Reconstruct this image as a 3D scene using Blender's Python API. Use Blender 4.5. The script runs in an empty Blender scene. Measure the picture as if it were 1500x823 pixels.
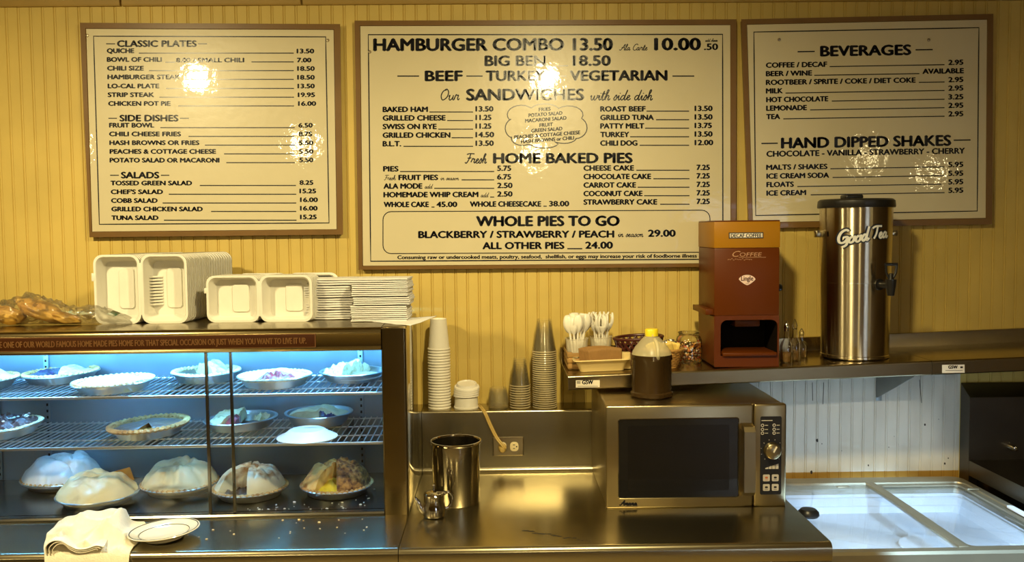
import bpy, bmesh, math, random
from mathutils import Vector, Matrix, noise
random.seed(7)
SC = bpy.context.scene
COL = SC.collection
PI = math.pi

# ------------------------------------------------------------------ camera
FPX = 1300.0
CAM = Vector((0.0, -3.28, 1.765))
ROLL = 0.010
YAW = math.atan(17.3 / FPX)
PITCH = math.atan(73.6 / FPX)
_F = Vector((math.sin(YAW) * math.cos(PITCH), math.cos(YAW) * math.cos(PITCH), -math.sin(PITCH)))
_R0 = Vector((math.cos(YAW), -math.sin(YAW), 0))
_U0 = _R0.cross(_F)
_R = _R0 * math.cos(ROLL) - _U0 * math.sin(ROLL)
_U = _U0 * math.cos(ROLL) + _R0 * math.sin(ROLL)
cam = bpy.data.cameras.new('camera')
cam.sensor_width = 36.0
cam.lens = FPX / 1500.0 * 36.0
cam.clip_start = 0.05
camo = bpy.data.objects.new('camera', cam)
COL.objects.link(camo)
camo.matrix_world = Matrix(((_R.x, _U.x, -_F.x, CAM.x), (_R.y, _U.y, -_F.y, CAM.y), (_R.z, _U.z, -_F.z, CAM.z), (0, 0, 0, 1)))
SC.camera = camo

# ------------------------------------------------------------------ view, world, lamps
SC.view_settings.view_transform = 'Standard'
SC.view_settings.look = 'None'
SC.view_settings.exposure = -0.14
SC.view_settings.gamma = 1.0
SC.view_settings.use_curve_mapping = False
SC.cycles.transparent_max_bounces = 64
SC.cycles.max_bounces = 14
SC.cycles.sample_clamp_indirect = 6.0
W = bpy.data.worlds.new('world')
SC.world = W
W.use_nodes = True
W.node_tree.nodes['Background'].inputs[0].default_value = (0.30, 0.20, 0.10, 1)
W.node_tree.nodes['Background'].inputs[1].default_value = 0.08
WARM = (1.0, 0.82, 0.42)
COOL = (0.72, 0.88, 1.0)

def lamp(kind, name, loc, power, color, size=0.07, target=None, **kw):
    l = bpy.data.lights.new(name, kind)
    l.energy = power
    l.color = color
    if kind == 'AREA':
        l.shape = 'RECTANGLE'
        l.size, l.size_y = size
    else:
        l.shadow_soft_size = size
    for k, v in kw.items():
        setattr(l, k, v)
    o = bpy.data.objects.new(name, l)
    COL.objects.link(o)
    o.location = loc
    if target is not None:
        o.rotation_euler = (Vector(target) - Vector(loc)).to_track_quat('-Z', 'Y').to_euler()
    return o

lamp('SPOT', 'ceiling_lamp', (-1.62, -1.63, 2.60), 178, WARM, 0.06, target=(-1.55, -0.75, 0.5), spot_size=math.radians(170), spot_blend=1.0)
lamp('SPOT', 'ceiling_lamp', (0.26, -1.63, 2.58), 172, WARM, 0.06, target=(-0.05, -0.75, 0.5), spot_size=math.radians(164), spot_blend=1.0)
lamp('POINT', 'ceiling_lamp', (-1.80, -5.0, 2.58), 40, WARM, 0.08)
lamp('POINT', 'ceiling_lamp', (0.36, -6.1, 2.58), 44, WARM, 0.08)
lamp('POINT', 'ceiling_lamp', (-3.90, -5.0, 2.58), 24, WARM, 0.08)
lamp('POINT', 'ceiling_lamp', (4.2, -6.9, 2.55), 9, WARM, 0.08)
lamp('POINT', 'ceiling_lamp', (5.3, -7.6, 2.42), 14, WARM, 0.07)
lamp('SPOT', 'lower_wall_fill', (1.15, -3.2, 2.55), 105, (1.0, 0.94, 0.76), 0.03, target=(1.30, -0.10, 0.86), spot_size=math.radians(14), spot_blend=0.5)  # added narrow fill for the white lower panel, not a fixture of the room

lamp('SPOT', 'freezer_fill', (1.42, -2.75, 2.60), 1000, (0.42, 0.69, 1.0), 0.03, target=(1.40, -0.57, 0.80), spot_size=math.radians(15.0), spot_blend=0.30)  # added cool fill that brightens the freezer through its glass, no real fitting

# ------------------------------------------------------------------ photograph -> place
def ray(px, py):
    return _F + _R * ((px - 750.0) / FPX) + _U * ((411.5 - py) / FPX)
def P(px, py, Y):
    d = ray(px, py)
    return CAM + d * ((Y - CAM.y) / d.y)
def PZ(px, py, z):
    d = ray(px, py)
    return CAM + d * ((z - CAM.z) / d.z)
def XD(px, Y, py=500):
    return P(px, py, Y).x

# ------------------------------------------------------------------ materials
def lin(c):
    return tuple(((v / 255.0) / 12.92 if v / 255.0 <= 0.04045 else ((v / 255.0 + 0.055) / 1.055) ** 2.4) for v in c)
MATS = {}
def mat(name, col, rough=0.5, metal=0.0, var=0.0, vscale=8.0, vstretch=(1, 1, 1), bump=0.0, bscale=40.0, coat=0.0, trans=0.0, ior=1.45, emit=None, estr=0.0, alpha=1.0, aniso=0.0, spec=0.5, col2=None, lo=0.35, hi=0.65, bstretch=(1, 1, 1), sss=0.0, coat_rough=0.03):
    if name in MATS:
        return MATS[name]
    m = bpy.data.materials.new(name)
    m.use_nodes = True
    nt = m.node_tree
    b = nt.nodes['Principled BSDF']
    I = b.inputs
    I['Base Color'].default_value = (*col, 1)
    I['Roughness'].default_value = rough
    I['Metallic'].default_value = metal
    I['Coat Weight'].default_value = coat
    I['Coat Roughness'].default_value = coat_rough
    I['Transmission Weight'].default_value = trans
    I['IOR'].default_value = ior
    I['Alpha'].default_value = alpha
    I['Specular IOR Level'].default_value = spec
    I['Anisotropic'].default_value = aniso
    I['Anisotropic Rotation'].default_value = 0.25
    if sss:
        I['Subsurface Weight'].default_value = sss
        I['Subsurface Radius'].default_value = (0.01, 0.008, 0.005)
    if emit:
        I['Emission Color'].default_value = (*emit, 1)
        I['Emission Strength'].default_value = estr
    if aniso:
        t = nt.nodes.new('ShaderNodeTangent')
        t.direction_type = 'RADIAL'
        t.axis = 'Z'
        nt.links.new(t.outputs[0], I['Tangent'])
    def tex(scale, stretch, detail=4):
        tc = nt.nodes.new('ShaderNodeTexCoord')
        mp = nt.nodes.new('ShaderNodeMapping')
        mp.inputs['Scale'].default_value = stretch
        n = nt.nodes.new('ShaderNodeTexNoise')
        n.inputs['Scale'].default_value = scale
        n.inputs['Detail'].default_value = detail
        nt.links.new(tc.outputs['Object'], mp.inputs[0])
        nt.links.new(mp.outputs[0], n.inputs['Vector'])
        return n
    if var or col2:
        n = tex(vscale, vstretch)
        r = nt.nodes.new('ShaderNodeValToRGB')
        r.color_ramp.elements[0].position = lo
        r.color_ramp.elements[1].position = hi
        c2 = col2 if col2 else tuple(v * (1 - var) for v in col)
        r.color_ramp.elements[0].color = (*c2, 1)
        r.color_ramp.elements[1].color = (*col, 1)
        nt.links.new(n.outputs[0], r.inputs[0])
        nt.links.new(r.outputs[0], I['Base Color'])
    if bump:
        n = tex(bscale, bstretch, 3)
        bp = nt.nodes.new('ShaderNodeBump')
        bp.inputs['Strength'].default_value = bump
        bp.inputs['Distance'].default_value = 0.01
        nt.links.new(n.outputs[0], bp.inputs['Height'])
        nt.links.new(bp.outputs[0], I['Normal'])
        if coat:
            nt.links.new(bp.outputs[0], I['Coat Normal'])
    MATS[name] = m
    return m

def film(name, tint, base=0.12, edge=0.75, rough=0.05, bump=0.0, bscale=60.0, haze=0.0, hcol=(0.8, 0.76, 0.62)):
    """thin clear plastic or glass: see-through with a fresnel sheen"""
    if name in MATS:
        return MATS[name]
    m = bpy.data.materials.new(name)
    m.use_nodes = True
    nt = m.node_tree
    nt.nodes.remove(nt.nodes['Principled BSDF'])
    out = nt.nodes['Material Output']
    tr = nt.nodes.new('ShaderNodeBsdfTransparent')
    tr.inputs[0].default_value = (*tint, 1)
    gl = nt.nodes.new('ShaderNodeBsdfGlossy')
    gl.inputs['Roughness'].default_value = rough
    lw = nt.nodes.new('ShaderNodeLayerWeight')
    lw.inputs['Blend'].default_value = 0.35
    mr = nt.nodes.new('ShaderNodeMapRange')
    mr.inputs['To Min'].default_value = base
    mr.inputs['To Max'].default_value = edge
    mx = nt.nodes.new('ShaderNodeMixShader')
    nt.links.new(lw.outputs['Fresnel'], mr.inputs['Value'])
    nt.links.new(mr.outputs[0], mx.inputs[0])
    nt.links.new(tr.outputs[0], mx.inputs[1])
    nt.links.new(gl.outputs[0], mx.inputs[2])
    last = mx
    if haze:
        df = nt.nodes.new('ShaderNodeBsdfDiffuse')
        df.inputs[0].default_value = (*hcol, 1)
        m2 = nt.nodes.new('ShaderNodeMixShader')
        m2.inputs[0].default_value = haze
        nt.links.new(mx.outputs[0], m2.inputs[1])
        nt.links.new(df.outputs[0], m2.inputs[2])
        last = m2
    nt.links.new(last.outputs[0], out.inputs[0])
    if bump:
        tc = nt.nodes.new('ShaderNodeTexCoord')
        n = nt.nodes.new('ShaderNodeTexNoise')
        n.inputs['Scale'].default_value = bscale
        bp = nt.nodes.new('ShaderNodeBump')
        bp.inputs['Strength'].default_value = bump
        bp.inputs['Distance'].default_value = 0.01
        nt.links.new(tc.outputs['Object'], n.inputs['Vector'])
        nt.links.new(n.outputs[0], bp.inputs['Height'])
        nt.links.new(bp.outputs[0], gl.inputs['Normal'])
    MATS[name] = m
    return m

M_WALL = mat('yellow beadboard paint', (0.61, 0.445, 0.112), 0.55, var=0.16, vscale=2.2, vstretch=(1.6, 1, 1.6), bump=0.04, bscale=30)
M_WALLLOW = mat('white beadboard paint', (0.62, 0.585, 0.49), 0.5, var=0.18, vscale=5, vstretch=(2, 1, 0.6))
M_STRIP = mat('ochre wall paint', (0.40, 0.22, 0.035), 0.55, var=0.2, vscale=6)
M_TRIM = mat('ochre trim paint', (0.36, 0.23, 0.05), 0.5, var=0.1)
M_ROOM = mat('brown room paint', (0.22, 0.145, 0.05), 0.7, var=0.2, vscale=1.5)
M_CEIL = mat('cream ceiling paint', (0.36, 0.27, 0.13), 0.8, var=0.1)
M_FLOOR = mat('tan floor tile', (0.50, 0.38, 0.18), 0.4, var=0.3, vscale=3)
M_STEEL = mat('brushed steel', (0.47, 0.42, 0.28), 0.24, 1.0, var=0.14, vscale=7, vstretch=(0.3, 1, 1), bump=0.02, bscale=9, bstretch=(1, 1, 1))
M_CASE = mat('case steel', (0.30, 0.235, 0.115), 0.21, 1.0, var=0.14, vscale=7, vstretch=(0.3, 1, 1))
M_SHELF = mat('shelf steel', (0.40, 0.325, 0.185), 0.22, 1.0, var=0.14, vscale=7, vstretch=(0.3, 1, 1))
M_STEELP = mat('polished steel', (0.52, 0.48, 0.38), 0.10, 1.0, var=0.1, vscale=3)
M_STEELD = mat('dull dark steel', (0.20, 0.19, 0.16), 0.25, 1.0, var=0.2, vscale=5)
M_GALV = mat('case liner metal', (0.30, 0.38, 0.43), 0.36, 0.85, var=0.15, vscale=4, vstretch=(1, 1, 0.5))
M_MWAVE = mat('microwave steel', (0.46, 0.38, 0.22), 0.30, 1.0, var=0.1, vscale=5, vstretch=(0.3, 1, 1))
M_CAN = mat('brushed canister steel', (0.50, 0.46, 0.37), 0.14, 1.0, aniso=0.6)
M_CHROME = mat('chrome', (0.70, 0.66, 0.58), 0.06, 1.0)
M_URN = mat('urn steel', (0.70, 0.62, 0.45), 0.24, 1.0, aniso=0.97, var=0.05, vscale=3)
M_WIRE = mat('shelf wire', (0.80, 0.82, 0.82), 0.30, 1.0)
M_BLACK = mat('black plastic', (0.012, 0.011, 0.010), 0.35)
M_INK = mat('black print', (0.010, 0.010, 0.016), 0.25)
M_PANEL = mat('cream sign laminate', (0.60, 0.53, 0.345), 0.35, var=0.03, coat=0.8, coat_rough=0.03, bump=0.055, bscale=34)
M_FRAME = mat('brown sign frame', (0.17, 0.088, 0.022), 0.32, var=0.12, vscale=12, coat=0.3)
M_FOAM = mat('white moulded pulp', (0.66, 0.64, 0.56), 0.6, var=0.04, vscale=20, bump=0.02, bscale=120)
M_NAPK = mat('white napkin paper', (0.66, 0.65, 0.63), 0.85, var=0.06, vscale=30, bump=0.05, bscale=160)
M_CUP = mat('white cup paper', (0.76, 0.72, 0.61), 0.45, var=0.03)
M_LID = mat('white lid plastic', (0.84, 0.80, 0.70), 0.32)
M_CLEAR = film('clear cup plastic', (0.998, 0.997, 0.99), 0.003, 0.22, 0.06, haze=0.016, hcol=(0.80, 0.70, 0.45))
M_CRIM = film('clear cup rim', (0.99, 0.985, 0.97), 0.02, 0.5, 0.06, haze=0.42, hcol=(0.80, 0.68, 0.42))
M_HAZY = film('hazy clear plastic', (0.985, 0.98, 0.95), 0.01, 0.2, 0.15, haze=0.05, hcol=(0.75, 0.66, 0.42))
M_GLASS = film('pane glass', (0.97, 0.985, 0.985), 0.012, 0.5, 0.01)
M_FGLASS = film('freezer glass', (0.97, 0.985, 1.0), 0.02, 0.5, 0.03)
M_BAG = film('clear bag film', (0.97, 0.96, 0.93), 0.10, 0.75, 0.10, 0.8, 40, haze=0.06, hcol=(0.62, 0.58, 0.42))
M_JAR = film('jar glass', (0.97, 0.97, 0.95), 0.05, 0.8, 0.02)
M_WHITE = mat('white liner plastic', (0.80, 0.84, 0.88), 0.4)
M_ALU = mat('aluminium foil pan', (0.62, 0.62, 0.60), 0.32, 1.0, bump=0.10, bscale=60)
M_CRUST = mat('baked crust', (0.62, 0.40, 0.15), 0.65, col2=(0.40, 0.20, 0.055), vscale=30, bump=0.25, bscale=70)
M_MERI = mat('pale meringue', (0.86, 0.72, 0.40), 0.4, col2=(0.62, 0.45, 0.22), lo=0.33, hi=0.47, vscale=13, coat=0.25, bump=0.10, bscale=25)
M_MERIW = mat('white meringue', (0.80, 0.80, 0.76), 0.4, col2=(0.60, 0.56, 0.46), lo=0.25, hi=0.42, vscale=14, coat=0.35, bump=0.12, bscale=25)
M_MERIB = mat('toasted meringue', (0.88, 0.80, 0.56), 0.4, col2=(0.42, 0.20, 0.06), lo=0.34, hi=0.48, vscale=16, coat=0.2, bump=0.10, bscale=25)
M_TOAST = mat('toasted coconut', (0.44, 0.21, 0.04), 0.6, col2=(0.08, 0.022, 0.005), vscale=70, bump=0.5, bscale=110)
M_TOASTP = mat('golden coconut cream', (0.82, 0.56, 0.18), 0.55, col2=(0.50, 0.24, 0.06), lo=0.36, hi=0.52, vscale=28, bump=0.3, bscale=60)
M_CUST = mat('yellow custard', (0.88, 0.68, 0.05), 0.35, var=0.2, vscale=40, bump=0.2, bscale=70)
M_BERRY = mat('dark berry filling', (0.05, 0.03, 0.09), 0.2, col2=(0.012, 0.01, 0.03), vscale=60, bump=0.5, bscale=80)
M_STRAW = mat('red berry filling', (0.34, 0.03, 0.03), 0.35, col2=(0.12, 0.01, 0.01), vscale=50, bump=0.5, bscale=80)
M_CREAM = mat('whipped cream', (0.84, 0.82, 0.76), 0.5, var=0.06, vscale=15, bump=0.15, bscale=35)
M_CRUMB = mat('pale crumb topping', (0.74, 0.62, 0.36), 0.7, col2=(0.45, 0.30, 0.10), lo=0.3, hi=0.5, vscale=50, bump=0.5, bscale=80)
M_CHOC = mat('chocolate pecan topping', (0.14, 0.065, 0.05), 0.35, col2=(0.04, 0.016, 0.015), vscale=45, bump=0.6, bscale=60)
M_PUMP = mat('smooth brown custard', (0.26, 0.12, 0.035), 0.13, var=0.15, vscale=9, coat=0.9)
M_FILLB = mat('dark brown filling', (0.07, 0.035, 0.015), 0.4, var=0.3, vscale=40)
M_CHINA = mat('cream china', (0.82, 0.76, 0.58), 0.12, coat=0.5)
M_GREEN = mat('dark green glaze line', (0.02, 0.03, 0.025), 0.15)
M_TOWEL = mat('cream terry towel', (0.80, 0.74, 0.57), 0.9, var=0.08, vscale=60, bump=0.25, bscale=260)
M_REDSTRIP = mat('oxblood sign strip', (0.042, 0.012, 0.003), 0.5, spec=0.15, var=0.1)
M_STRIPTXT = mat('tan strip lettering', (0.20, 0.095, 0.03), 0.4)
M_BROWN = mat('red brown enamel', (0.100, 0.022, 0.0012), 0.38, spec=0.25, var=0.06, vscale=3)
M_TAN = mat('ochre enamel', (0.34, 0.15, 0.006), 0.40, spec=0.25, var=0.06, vscale=3)
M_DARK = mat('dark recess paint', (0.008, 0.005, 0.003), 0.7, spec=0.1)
M_STICK = mat('white sticker', (0.74, 0.68, 0.56), 0.4)
M_PINK = mat('pale pink sticker', (0.78, 0.58, 0.48), 0.4)
M_WOOD = mat('light crate wood', (0.42, 0.24, 0.07), 0.5, var=0.3, vscale=10, vstretch=(1, 1, 5))
M_KRAFT = mat('brown kraft board', (0.30, 0.155, 0.04), 0.7, var=0.12, vscale=25, bump=0.3, bscale=60, bstretch=(6, 1, 0.3))
M_TRAYC = mat('cream tray plastic', (0.72, 0.56, 0.25), 0.35, var=0.06)
M_WICKD = mat('dark wicker', (0.085, 0.018, 0.012), 0.4, var=0.3, vscale=60)
M_WICKL = mat('tan wicker', (0.50, 0.27, 0.07), 0.5, var=0.35, vscale=80)
M_YELL = mat('bright yellow plastic', (0.85, 0.66, 0.02), 0.35)
M_YPACK = mat('yellow paper packet', (0.80, 0.58, 0.14), 0.6, var=0.2, vscale=40)
M_SYRUP = mat('dark brown tea', (0.040, 0.022, 0.007), 0.22, coat=0.2)
M_JUG = mat('milky jug plastic', (0.76, 0.68, 0.42), 0.3, alpha=0.42)
M_CORD = mat('tan cord rubber', (0.52, 0.36, 0.10), 0.5)
M_IVORY = mat('ivory socket plastic', (0.78, 0.66, 0.38), 0.4)
M_PLATE = mat('outlet steel plate', (0.40, 0.34, 0.24), 0.3, 1.0)
M_UTEN = mat('white cutlery plastic', (0.82, 0.78, 0.66), 0.3)
M_BREAD = mat('golden bread', (0.62, 0.38, 0.07), 0.6, col2=(0.36, 0.17, 0.03), vscale=14, bump=0.2, bscale=30)
M_FREEZ = mat('freezer frame bronze', (0.30, 0.26, 0.17), 0.38, 0.6, var=0.1)
M_FRIM = mat('freezer rim grey', (0.40, 0.39, 0.34), 0.4, 0.3, var=0.1)
M_SINK = mat('sink steel', (0.13, 0.115, 0.09), 0.35, 1.0, var=0.15, vscale=5)
M_DOOR = mat('oven glass', (0.008, 0.008, 0.009), 0.06, coat=0.6)
M_KEY = mat('grey keypad print', (0.55, 0.50, 0.42), 0.4)
M_CANDY = [mat('candy %s' % n, c, 0.25) for n, c in (('rose', (0.62, 0.16, 0.10)), ('orange', (0.70, 0.28, 0.05)), ('white', (0.80, 0.70, 0.50)), ('brown', (0.14, 0.05, 0.02)), ('amber', (0.60, 0.36, 0.10)))]
M_LOGOB = mat('logo dark blue', (0.01, 0.015, 0.03), 0.3)
M_LOGOW = mat('logo pearl', (0.70, 0.70, 0.66), 0.3)
M_SPOTD = mat('dark wall stain', (0.02, 0.015, 0.01), 0.7)

# ------------------------------------------------------------------ mesh builder
class MB:
    def __init__(s):
        s.v, s.f, s.m = [], [], []
        s.mi = 0
    def add(s, vs, fs):
        o = len(s.v)
        s.v += [tuple(x) for x in vs]
        for f in fs:
            s.f.append([i + o for i in f])
            s.m.append(s.mi)
        return s
    def bm(s, b, M=None):
        b.verts.index_update()
        s.add([(M @ v.co) if M else v.co for v in b.verts], [[v.index for v in f.verts] for f in b.faces])
        b.free()
        return s
    def box(s, x0, y0, z0, x1, y1, z1, bev=0.0, seg=2, M=None):
        b = bmesh.new()
        bmesh.ops.create_cube(b, size=1)
        for v in b.verts:
            v.co = Vector(((x0 + x1) / 2 + v.co.x * (x1 - x0), (y0 + y1) / 2 + v.co.y * (y1 - y0), (z0 + z1) / 2 + v.co.z * (z1 - z0)))
        if bev:
            bmesh.ops.bevel(b, geom=b.edges[:], offset=bev, segments=seg, affect='EDGES', profile=0.5)
        return s.bm(b, M)
    def lathe(s, prof, seg=40, c=(0, 0, 0), M=None, fn=None):
        vs, fs, rings = [], [], []
        for r, z in prof:
            if abs(r) < 1e-6:
                rings.append([len(vs)])
                vs.append(Vector((0, 0, z)))
            else:
                rings.append(list(range(len(vs), len(vs) + seg)))
                for i in range(seg):
                    a = 2 * PI * i / seg
                    rr = r * (fn(a, z) if fn else 1)
                    vs.append(Vector((rr * math.cos(a), rr * math.sin(a), z)))
        for a, b in zip(rings, rings[1:]):
            for i in range(seg):
                j = (i + 1) % seg
                if len(a) == 1 and len(b) == 1:
                    continue
                if len(a) == 1:
                    fs.append([a[0], b[j], b[i]])
                elif len(b) == 1:
                    fs.append([a[i], a[j], b[0]])
                else:
                    fs.append([a[i], a[j], b[j], b[i]])
        c = Vector(c)
        return s.add([((M @ v) if M else v) + c for v in vs], fs)
    def tube(s, pts, r, seg=10, caps=True, closed=False):
        pts = [Vector(p) for p in pts]
        n = len(pts)
        rs = r if isinstance(r, (list, tuple)) else [r] * n
        vs, fs = [], []
        up = None
        for i, p in enumerate(pts):
            t = (pts[(i + 1) % n] - pts[i - 1]) if closed else (pts[min(i + 1, n - 1)] - pts[max(i - 1, 0)])
            t.normalize()
            if up is None:
                up = t.orthogonal().normalized()
            up = (up - t * up.dot(t))
            up = up.normalized() if up.length > 1e-6 else t.orthogonal().normalized()
            w = t.cross(up)
            for k in range(seg):
                a = 2 * PI * k / seg
                vs.append(p + (up * math.cos(a) + w * math.sin(a)) * rs[i])
        for i in range(n if closed else n - 1):
            for k in range(seg):
                a, b = i * seg + k, i * seg + (k + 1) % seg
                c, d = ((i + 1) % n) * seg + (k + 1) % seg, ((i + 1) % n) * seg + k
                fs.append([a, b, c, d])
        if caps and not closed:
            fs.append(list(range(seg))[::-1])
            fs.append(list(range((n - 1) * seg, n * seg)))
        return s.add(vs, fs)
    def loft(s, loops, cap0=False, cap1=False, M=None):
        n = len(loops[0])
        vs = [((M @ Vector(p)) if M else Vector(p)) for l in loops for p in l]
        fs = []
        for a in range(len(loops) - 1):
            for i in range(n):
                j = (i + 1) % n
                fs.append([a * n + i, a * n + j, (a + 1) * n + j, (a + 1) * n + i])
        if cap0:
            fs.append(list(range(n))[::-1])
        if cap1:
            fs.append(list(range((len(loops) - 1) * n, len(loops) * n)))
        return s.add(vs, fs)
    def grid(s, nu, nv, fn):
        vs = [fn(i / nu, j / nv) for i in range(nu + 1) for j in range(nv + 1)]
        fs = [[i * (nv + 1) + j, (i + 1) * (nv + 1) + j, (i + 1) * (nv + 1) + j + 1, i * (nv + 1) + j + 1] for i in range(nu) for j in range(nv)]
        return s.add(vs, fs)
    def prism(s, poly, a, b, axis='x'):
        """poly in the plane across the axis, run from a to b along it"""
        def pt(u, v, w):
            return {'x': (w, u, v), 'y': (u, w, v), 'z': (u, v, w)}[axis]
        return s.loft([[pt(u, v, a) for u, v in poly], [pt(u, v, b) for u, v in poly]], True, True)
    def blob(s, c, r, amp=0.0, fr=20.0, sub=3, M=None, seed=0):
        b = bmesh.new()
        bmesh.ops.create_icosphere(b, subdivisions=sub, radius=1)
        for v in b.verts:
            k = 1 + amp * noise.noise(v.co * fr + Vector((seed, seed * 2.3, 0)))
            v.co = Vector((v.co.x * r[0] * k, v.co.y * r[1] * k, v.co.z * r[2] * k))
        if M:
            for v in b.verts:
                v.co = M @ v.co
        return s.bm(b, Matrix.Translation(Vector(c)))
    def build(s, name, m, parent=None, local=False, sharp=38, solid=0.0, origin=None, sub=0, recalc=True):
        me = bpy.data.meshes.new(name)
        vs = [Vector(v) for v in s.v]
        if parent is not None:
            if not local:
                wm = parent.matrix_basis.copy()
                pp_ = parent.parent
                while pp_ is not None:
                    wm = pp_.matrix_basis @ wm
                    pp_ = pp_.parent
                inv = wm.inverted()
                vs = [inv @ v for v in vs]
            loc = None
        else:
            if local:
                loc = Vector(origin) if origin is not None else Vector((0, 0, 0))
            else:
                lo = [min(v[i] for v in vs) for i in range(3)]
                hi = [max(v[i] for v in vs) for i in range(3)]
                loc = Vector(origin) if origin is not None else Vector(((lo[0] + hi[0]) / 2, (lo[1] + hi[1]) / 2, lo[2]))
                vs = [v - loc for v in vs]
        me.from_pydata([tuple(v) for v in vs], [], s.f)
        for mm in (m if isinstance(m, list) else [m]):
            me.materials.append(mm)
        if isinstance(m, list):
            me.polygons.foreach_set('material_index', s.m)
        if recalc:
            b = bmesh.new()
            b.from_mesh(me)
            bmesh.ops.recalc_face_normals(b, faces=b.faces[:])
            b.to_mesh(me)
            b.free()
        me.polygons.foreach_set('use_smooth', [True] * len(me.polygons))
        me.set_sharp_from_angle(angle=math.radians(sharp))
        me.update()
        o = bpy.data.objects.new(name, me)
        COL.objects.link(o)
        if parent is not None:
            o.parent = parent
        else:
            o.location = loc
        if solid:
            md = o.modifiers.new('thickness', 'SOLIDIFY')
            md.thickness = solid
            md.offset = 0
        if sub:
            md = o.modifiers.new('smooth', 'SUBSURF')
            md.levels = md.render_levels = sub
        return o

def tag(o, label, cat, group=None, kind=None):
    o['label'] = label
    o['category'] = cat
    if group:
        o['group'] = group
    if kind:
        o['kind'] = kind
    return o
def thing(name, label, cat, loc=(0, 0, 0), rz=0.0, group=None, rot=None):
    o = bpy.data.objects.new(name, None)
    COL.objects.link(o)
    o.empty_display_size = 0.05
    o.matrix_basis = Matrix.Translation(Vector(loc)) @ (Matrix.Rotation(rz, 4, 'Z') if rot is None else rot)
    return tag(o, label, cat, group)
def dup(root, loc, rz=0.0, label=None, group=None, tilt=None, scale=None):
    r = root.copy()
    COL.objects.link(r)
    r.location = loc
    r.rotation_euler = (tilt[0] if tilt else 0, tilt[1] if tilt else 0, rz)
    if scale:
        r.scale = scale
    if label:
        r['label'] = label
    if group:
        r['group'] = group
    for ch in list(root.children):
        c = ch.copy()
        COL.objects.link(c)
        c.parent = r
        for g in list(ch.children):
            d = g.copy()
            COL.objects.link(d)
            d.parent = c
    return r
def struct(o):
    o['kind'] = 'structure'
    return o
def rr(w, h, r, n=6, cx=0.0, cy=0.0):
    """rounded rectangle loop"""
    pts = []
    for k, (sx, sy) in enumerate(((1, 1), (-1, 1), (-1, -1), (1, -1))):
        for i in range(n + 1):
            a = PI / 2 * (k + i / n)
            pts.append((cx + sx * (w / 2 - r) + r * math.cos(a), cy + sy * (h / 2 - r) + r * math.sin(a)))
    return pts
def fb(x, y, z=0.0, sc=1.0, oct=3):
    return noise.fractal(Vector((x * sc, y * sc, z)), 1.0, 2.0, oct)

# ------------------------------------------------------------------ lettering
_tc = {}
def text_geo(s):
    if s in _tc:
        return _tc[s]
    d = bpy.data.curves.new('t', 'FONT')
    d.body = s
    d.size = 1.0
    d.resolution_u = 3
    o = bpy.data.objects.new('t', d)
    COL.objects.link(o)
    dg = bpy.context.evaluated_depsgraph_get()
    ev = o.evaluated_get(dg)
    me = ev.to_mesh()
    v = [(q.co.x, q.co.y) for q in me.vertices]
    f = [list(p.vertices) for p in me.polygons]
    ev.to_mesh_clear()
    bpy.data.objects.remove(o)
    bpy.data.curves.remove(d)
    _tc[s] = (v, f)
    return _tc[s]
_hv = text_geo('H')[0]
CAPH = max(y for x, y in _hv) - min(y for x, y in _hv)
def text(mb, s, x0, x1, yb, cap, to, slope=0.0, bold=0.72, shear=0.0):
    """print s between pixel x0 and x1, its baseline at yb, capitals cap pixels tall; to() carries it to its surface"""
    v, f = text_geo(s)
    a, b = min(x for x, y in v), max(x for x, y in v)
    k = (x1 - x0 - 2 * bold) / (b - a)
    offs = [(0, 0)] if not bold else [(-bold, 0), (bold, 0), (0, bold * 0.55), (0, -bold * 0.55)]
    for ox, oy in offs:
        vs = []
        for x, y in v:
            px = x0 + bold + (x - a) * k + ox + shear * y / CAPH * cap
            vs.append(to(px, yb - y / CAPH * cap + slope * (px - x0) + oy))
        mb.add(vs, f)
def strip(mb, pts, w, to, closed=False):
    n = len(pts)
    vs, fs = [], []
    for i in range(n):
        p0 = pts[(i - 1) % n] if (closed or i) else pts[0]
        p1 = pts[(i + 1) % n] if (closed or i < n - 1) else pts[-1]
        dx, dy = p1[0] - p0[0], p1[1] - p0[1]
        l = math.hypot(dx, dy) or 1
        nx, ny = -dy / l * w / 2, dx / l * w / 2
        vs += [to(pts[i][0] + nx, pts[i][1] + ny), to(pts[i][0] - nx, pts[i][1] - ny)]
    for i in range(n if closed else n - 1):
        j = (i + 1) % n
        fs.append([2 * i, 2 * i + 1, 2 * j + 1, 2 * j])
    mb.add(vs, fs)
def cr(pts, n=6):
    out = []
    m = len(pts)
    for i in range(m - 1):
        p0, p1, p2, p3 = pts[max(i - 1, 0)], pts[i], pts[i + 1], pts[min(i + 2, m - 1)]
        for k in range(n):
            t = k / n
            out.append(tuple(0.5 * (2 * b + (c - a) * t + (2 * a - 5 * b + 4 * c - d) * t * t + (3 * b - a - 3 * c + d) * t ** 3) for a, b, c, d in zip(p0, p1, p2, p3)))
    out.append(tuple(pts[-1]))
    return out
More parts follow.
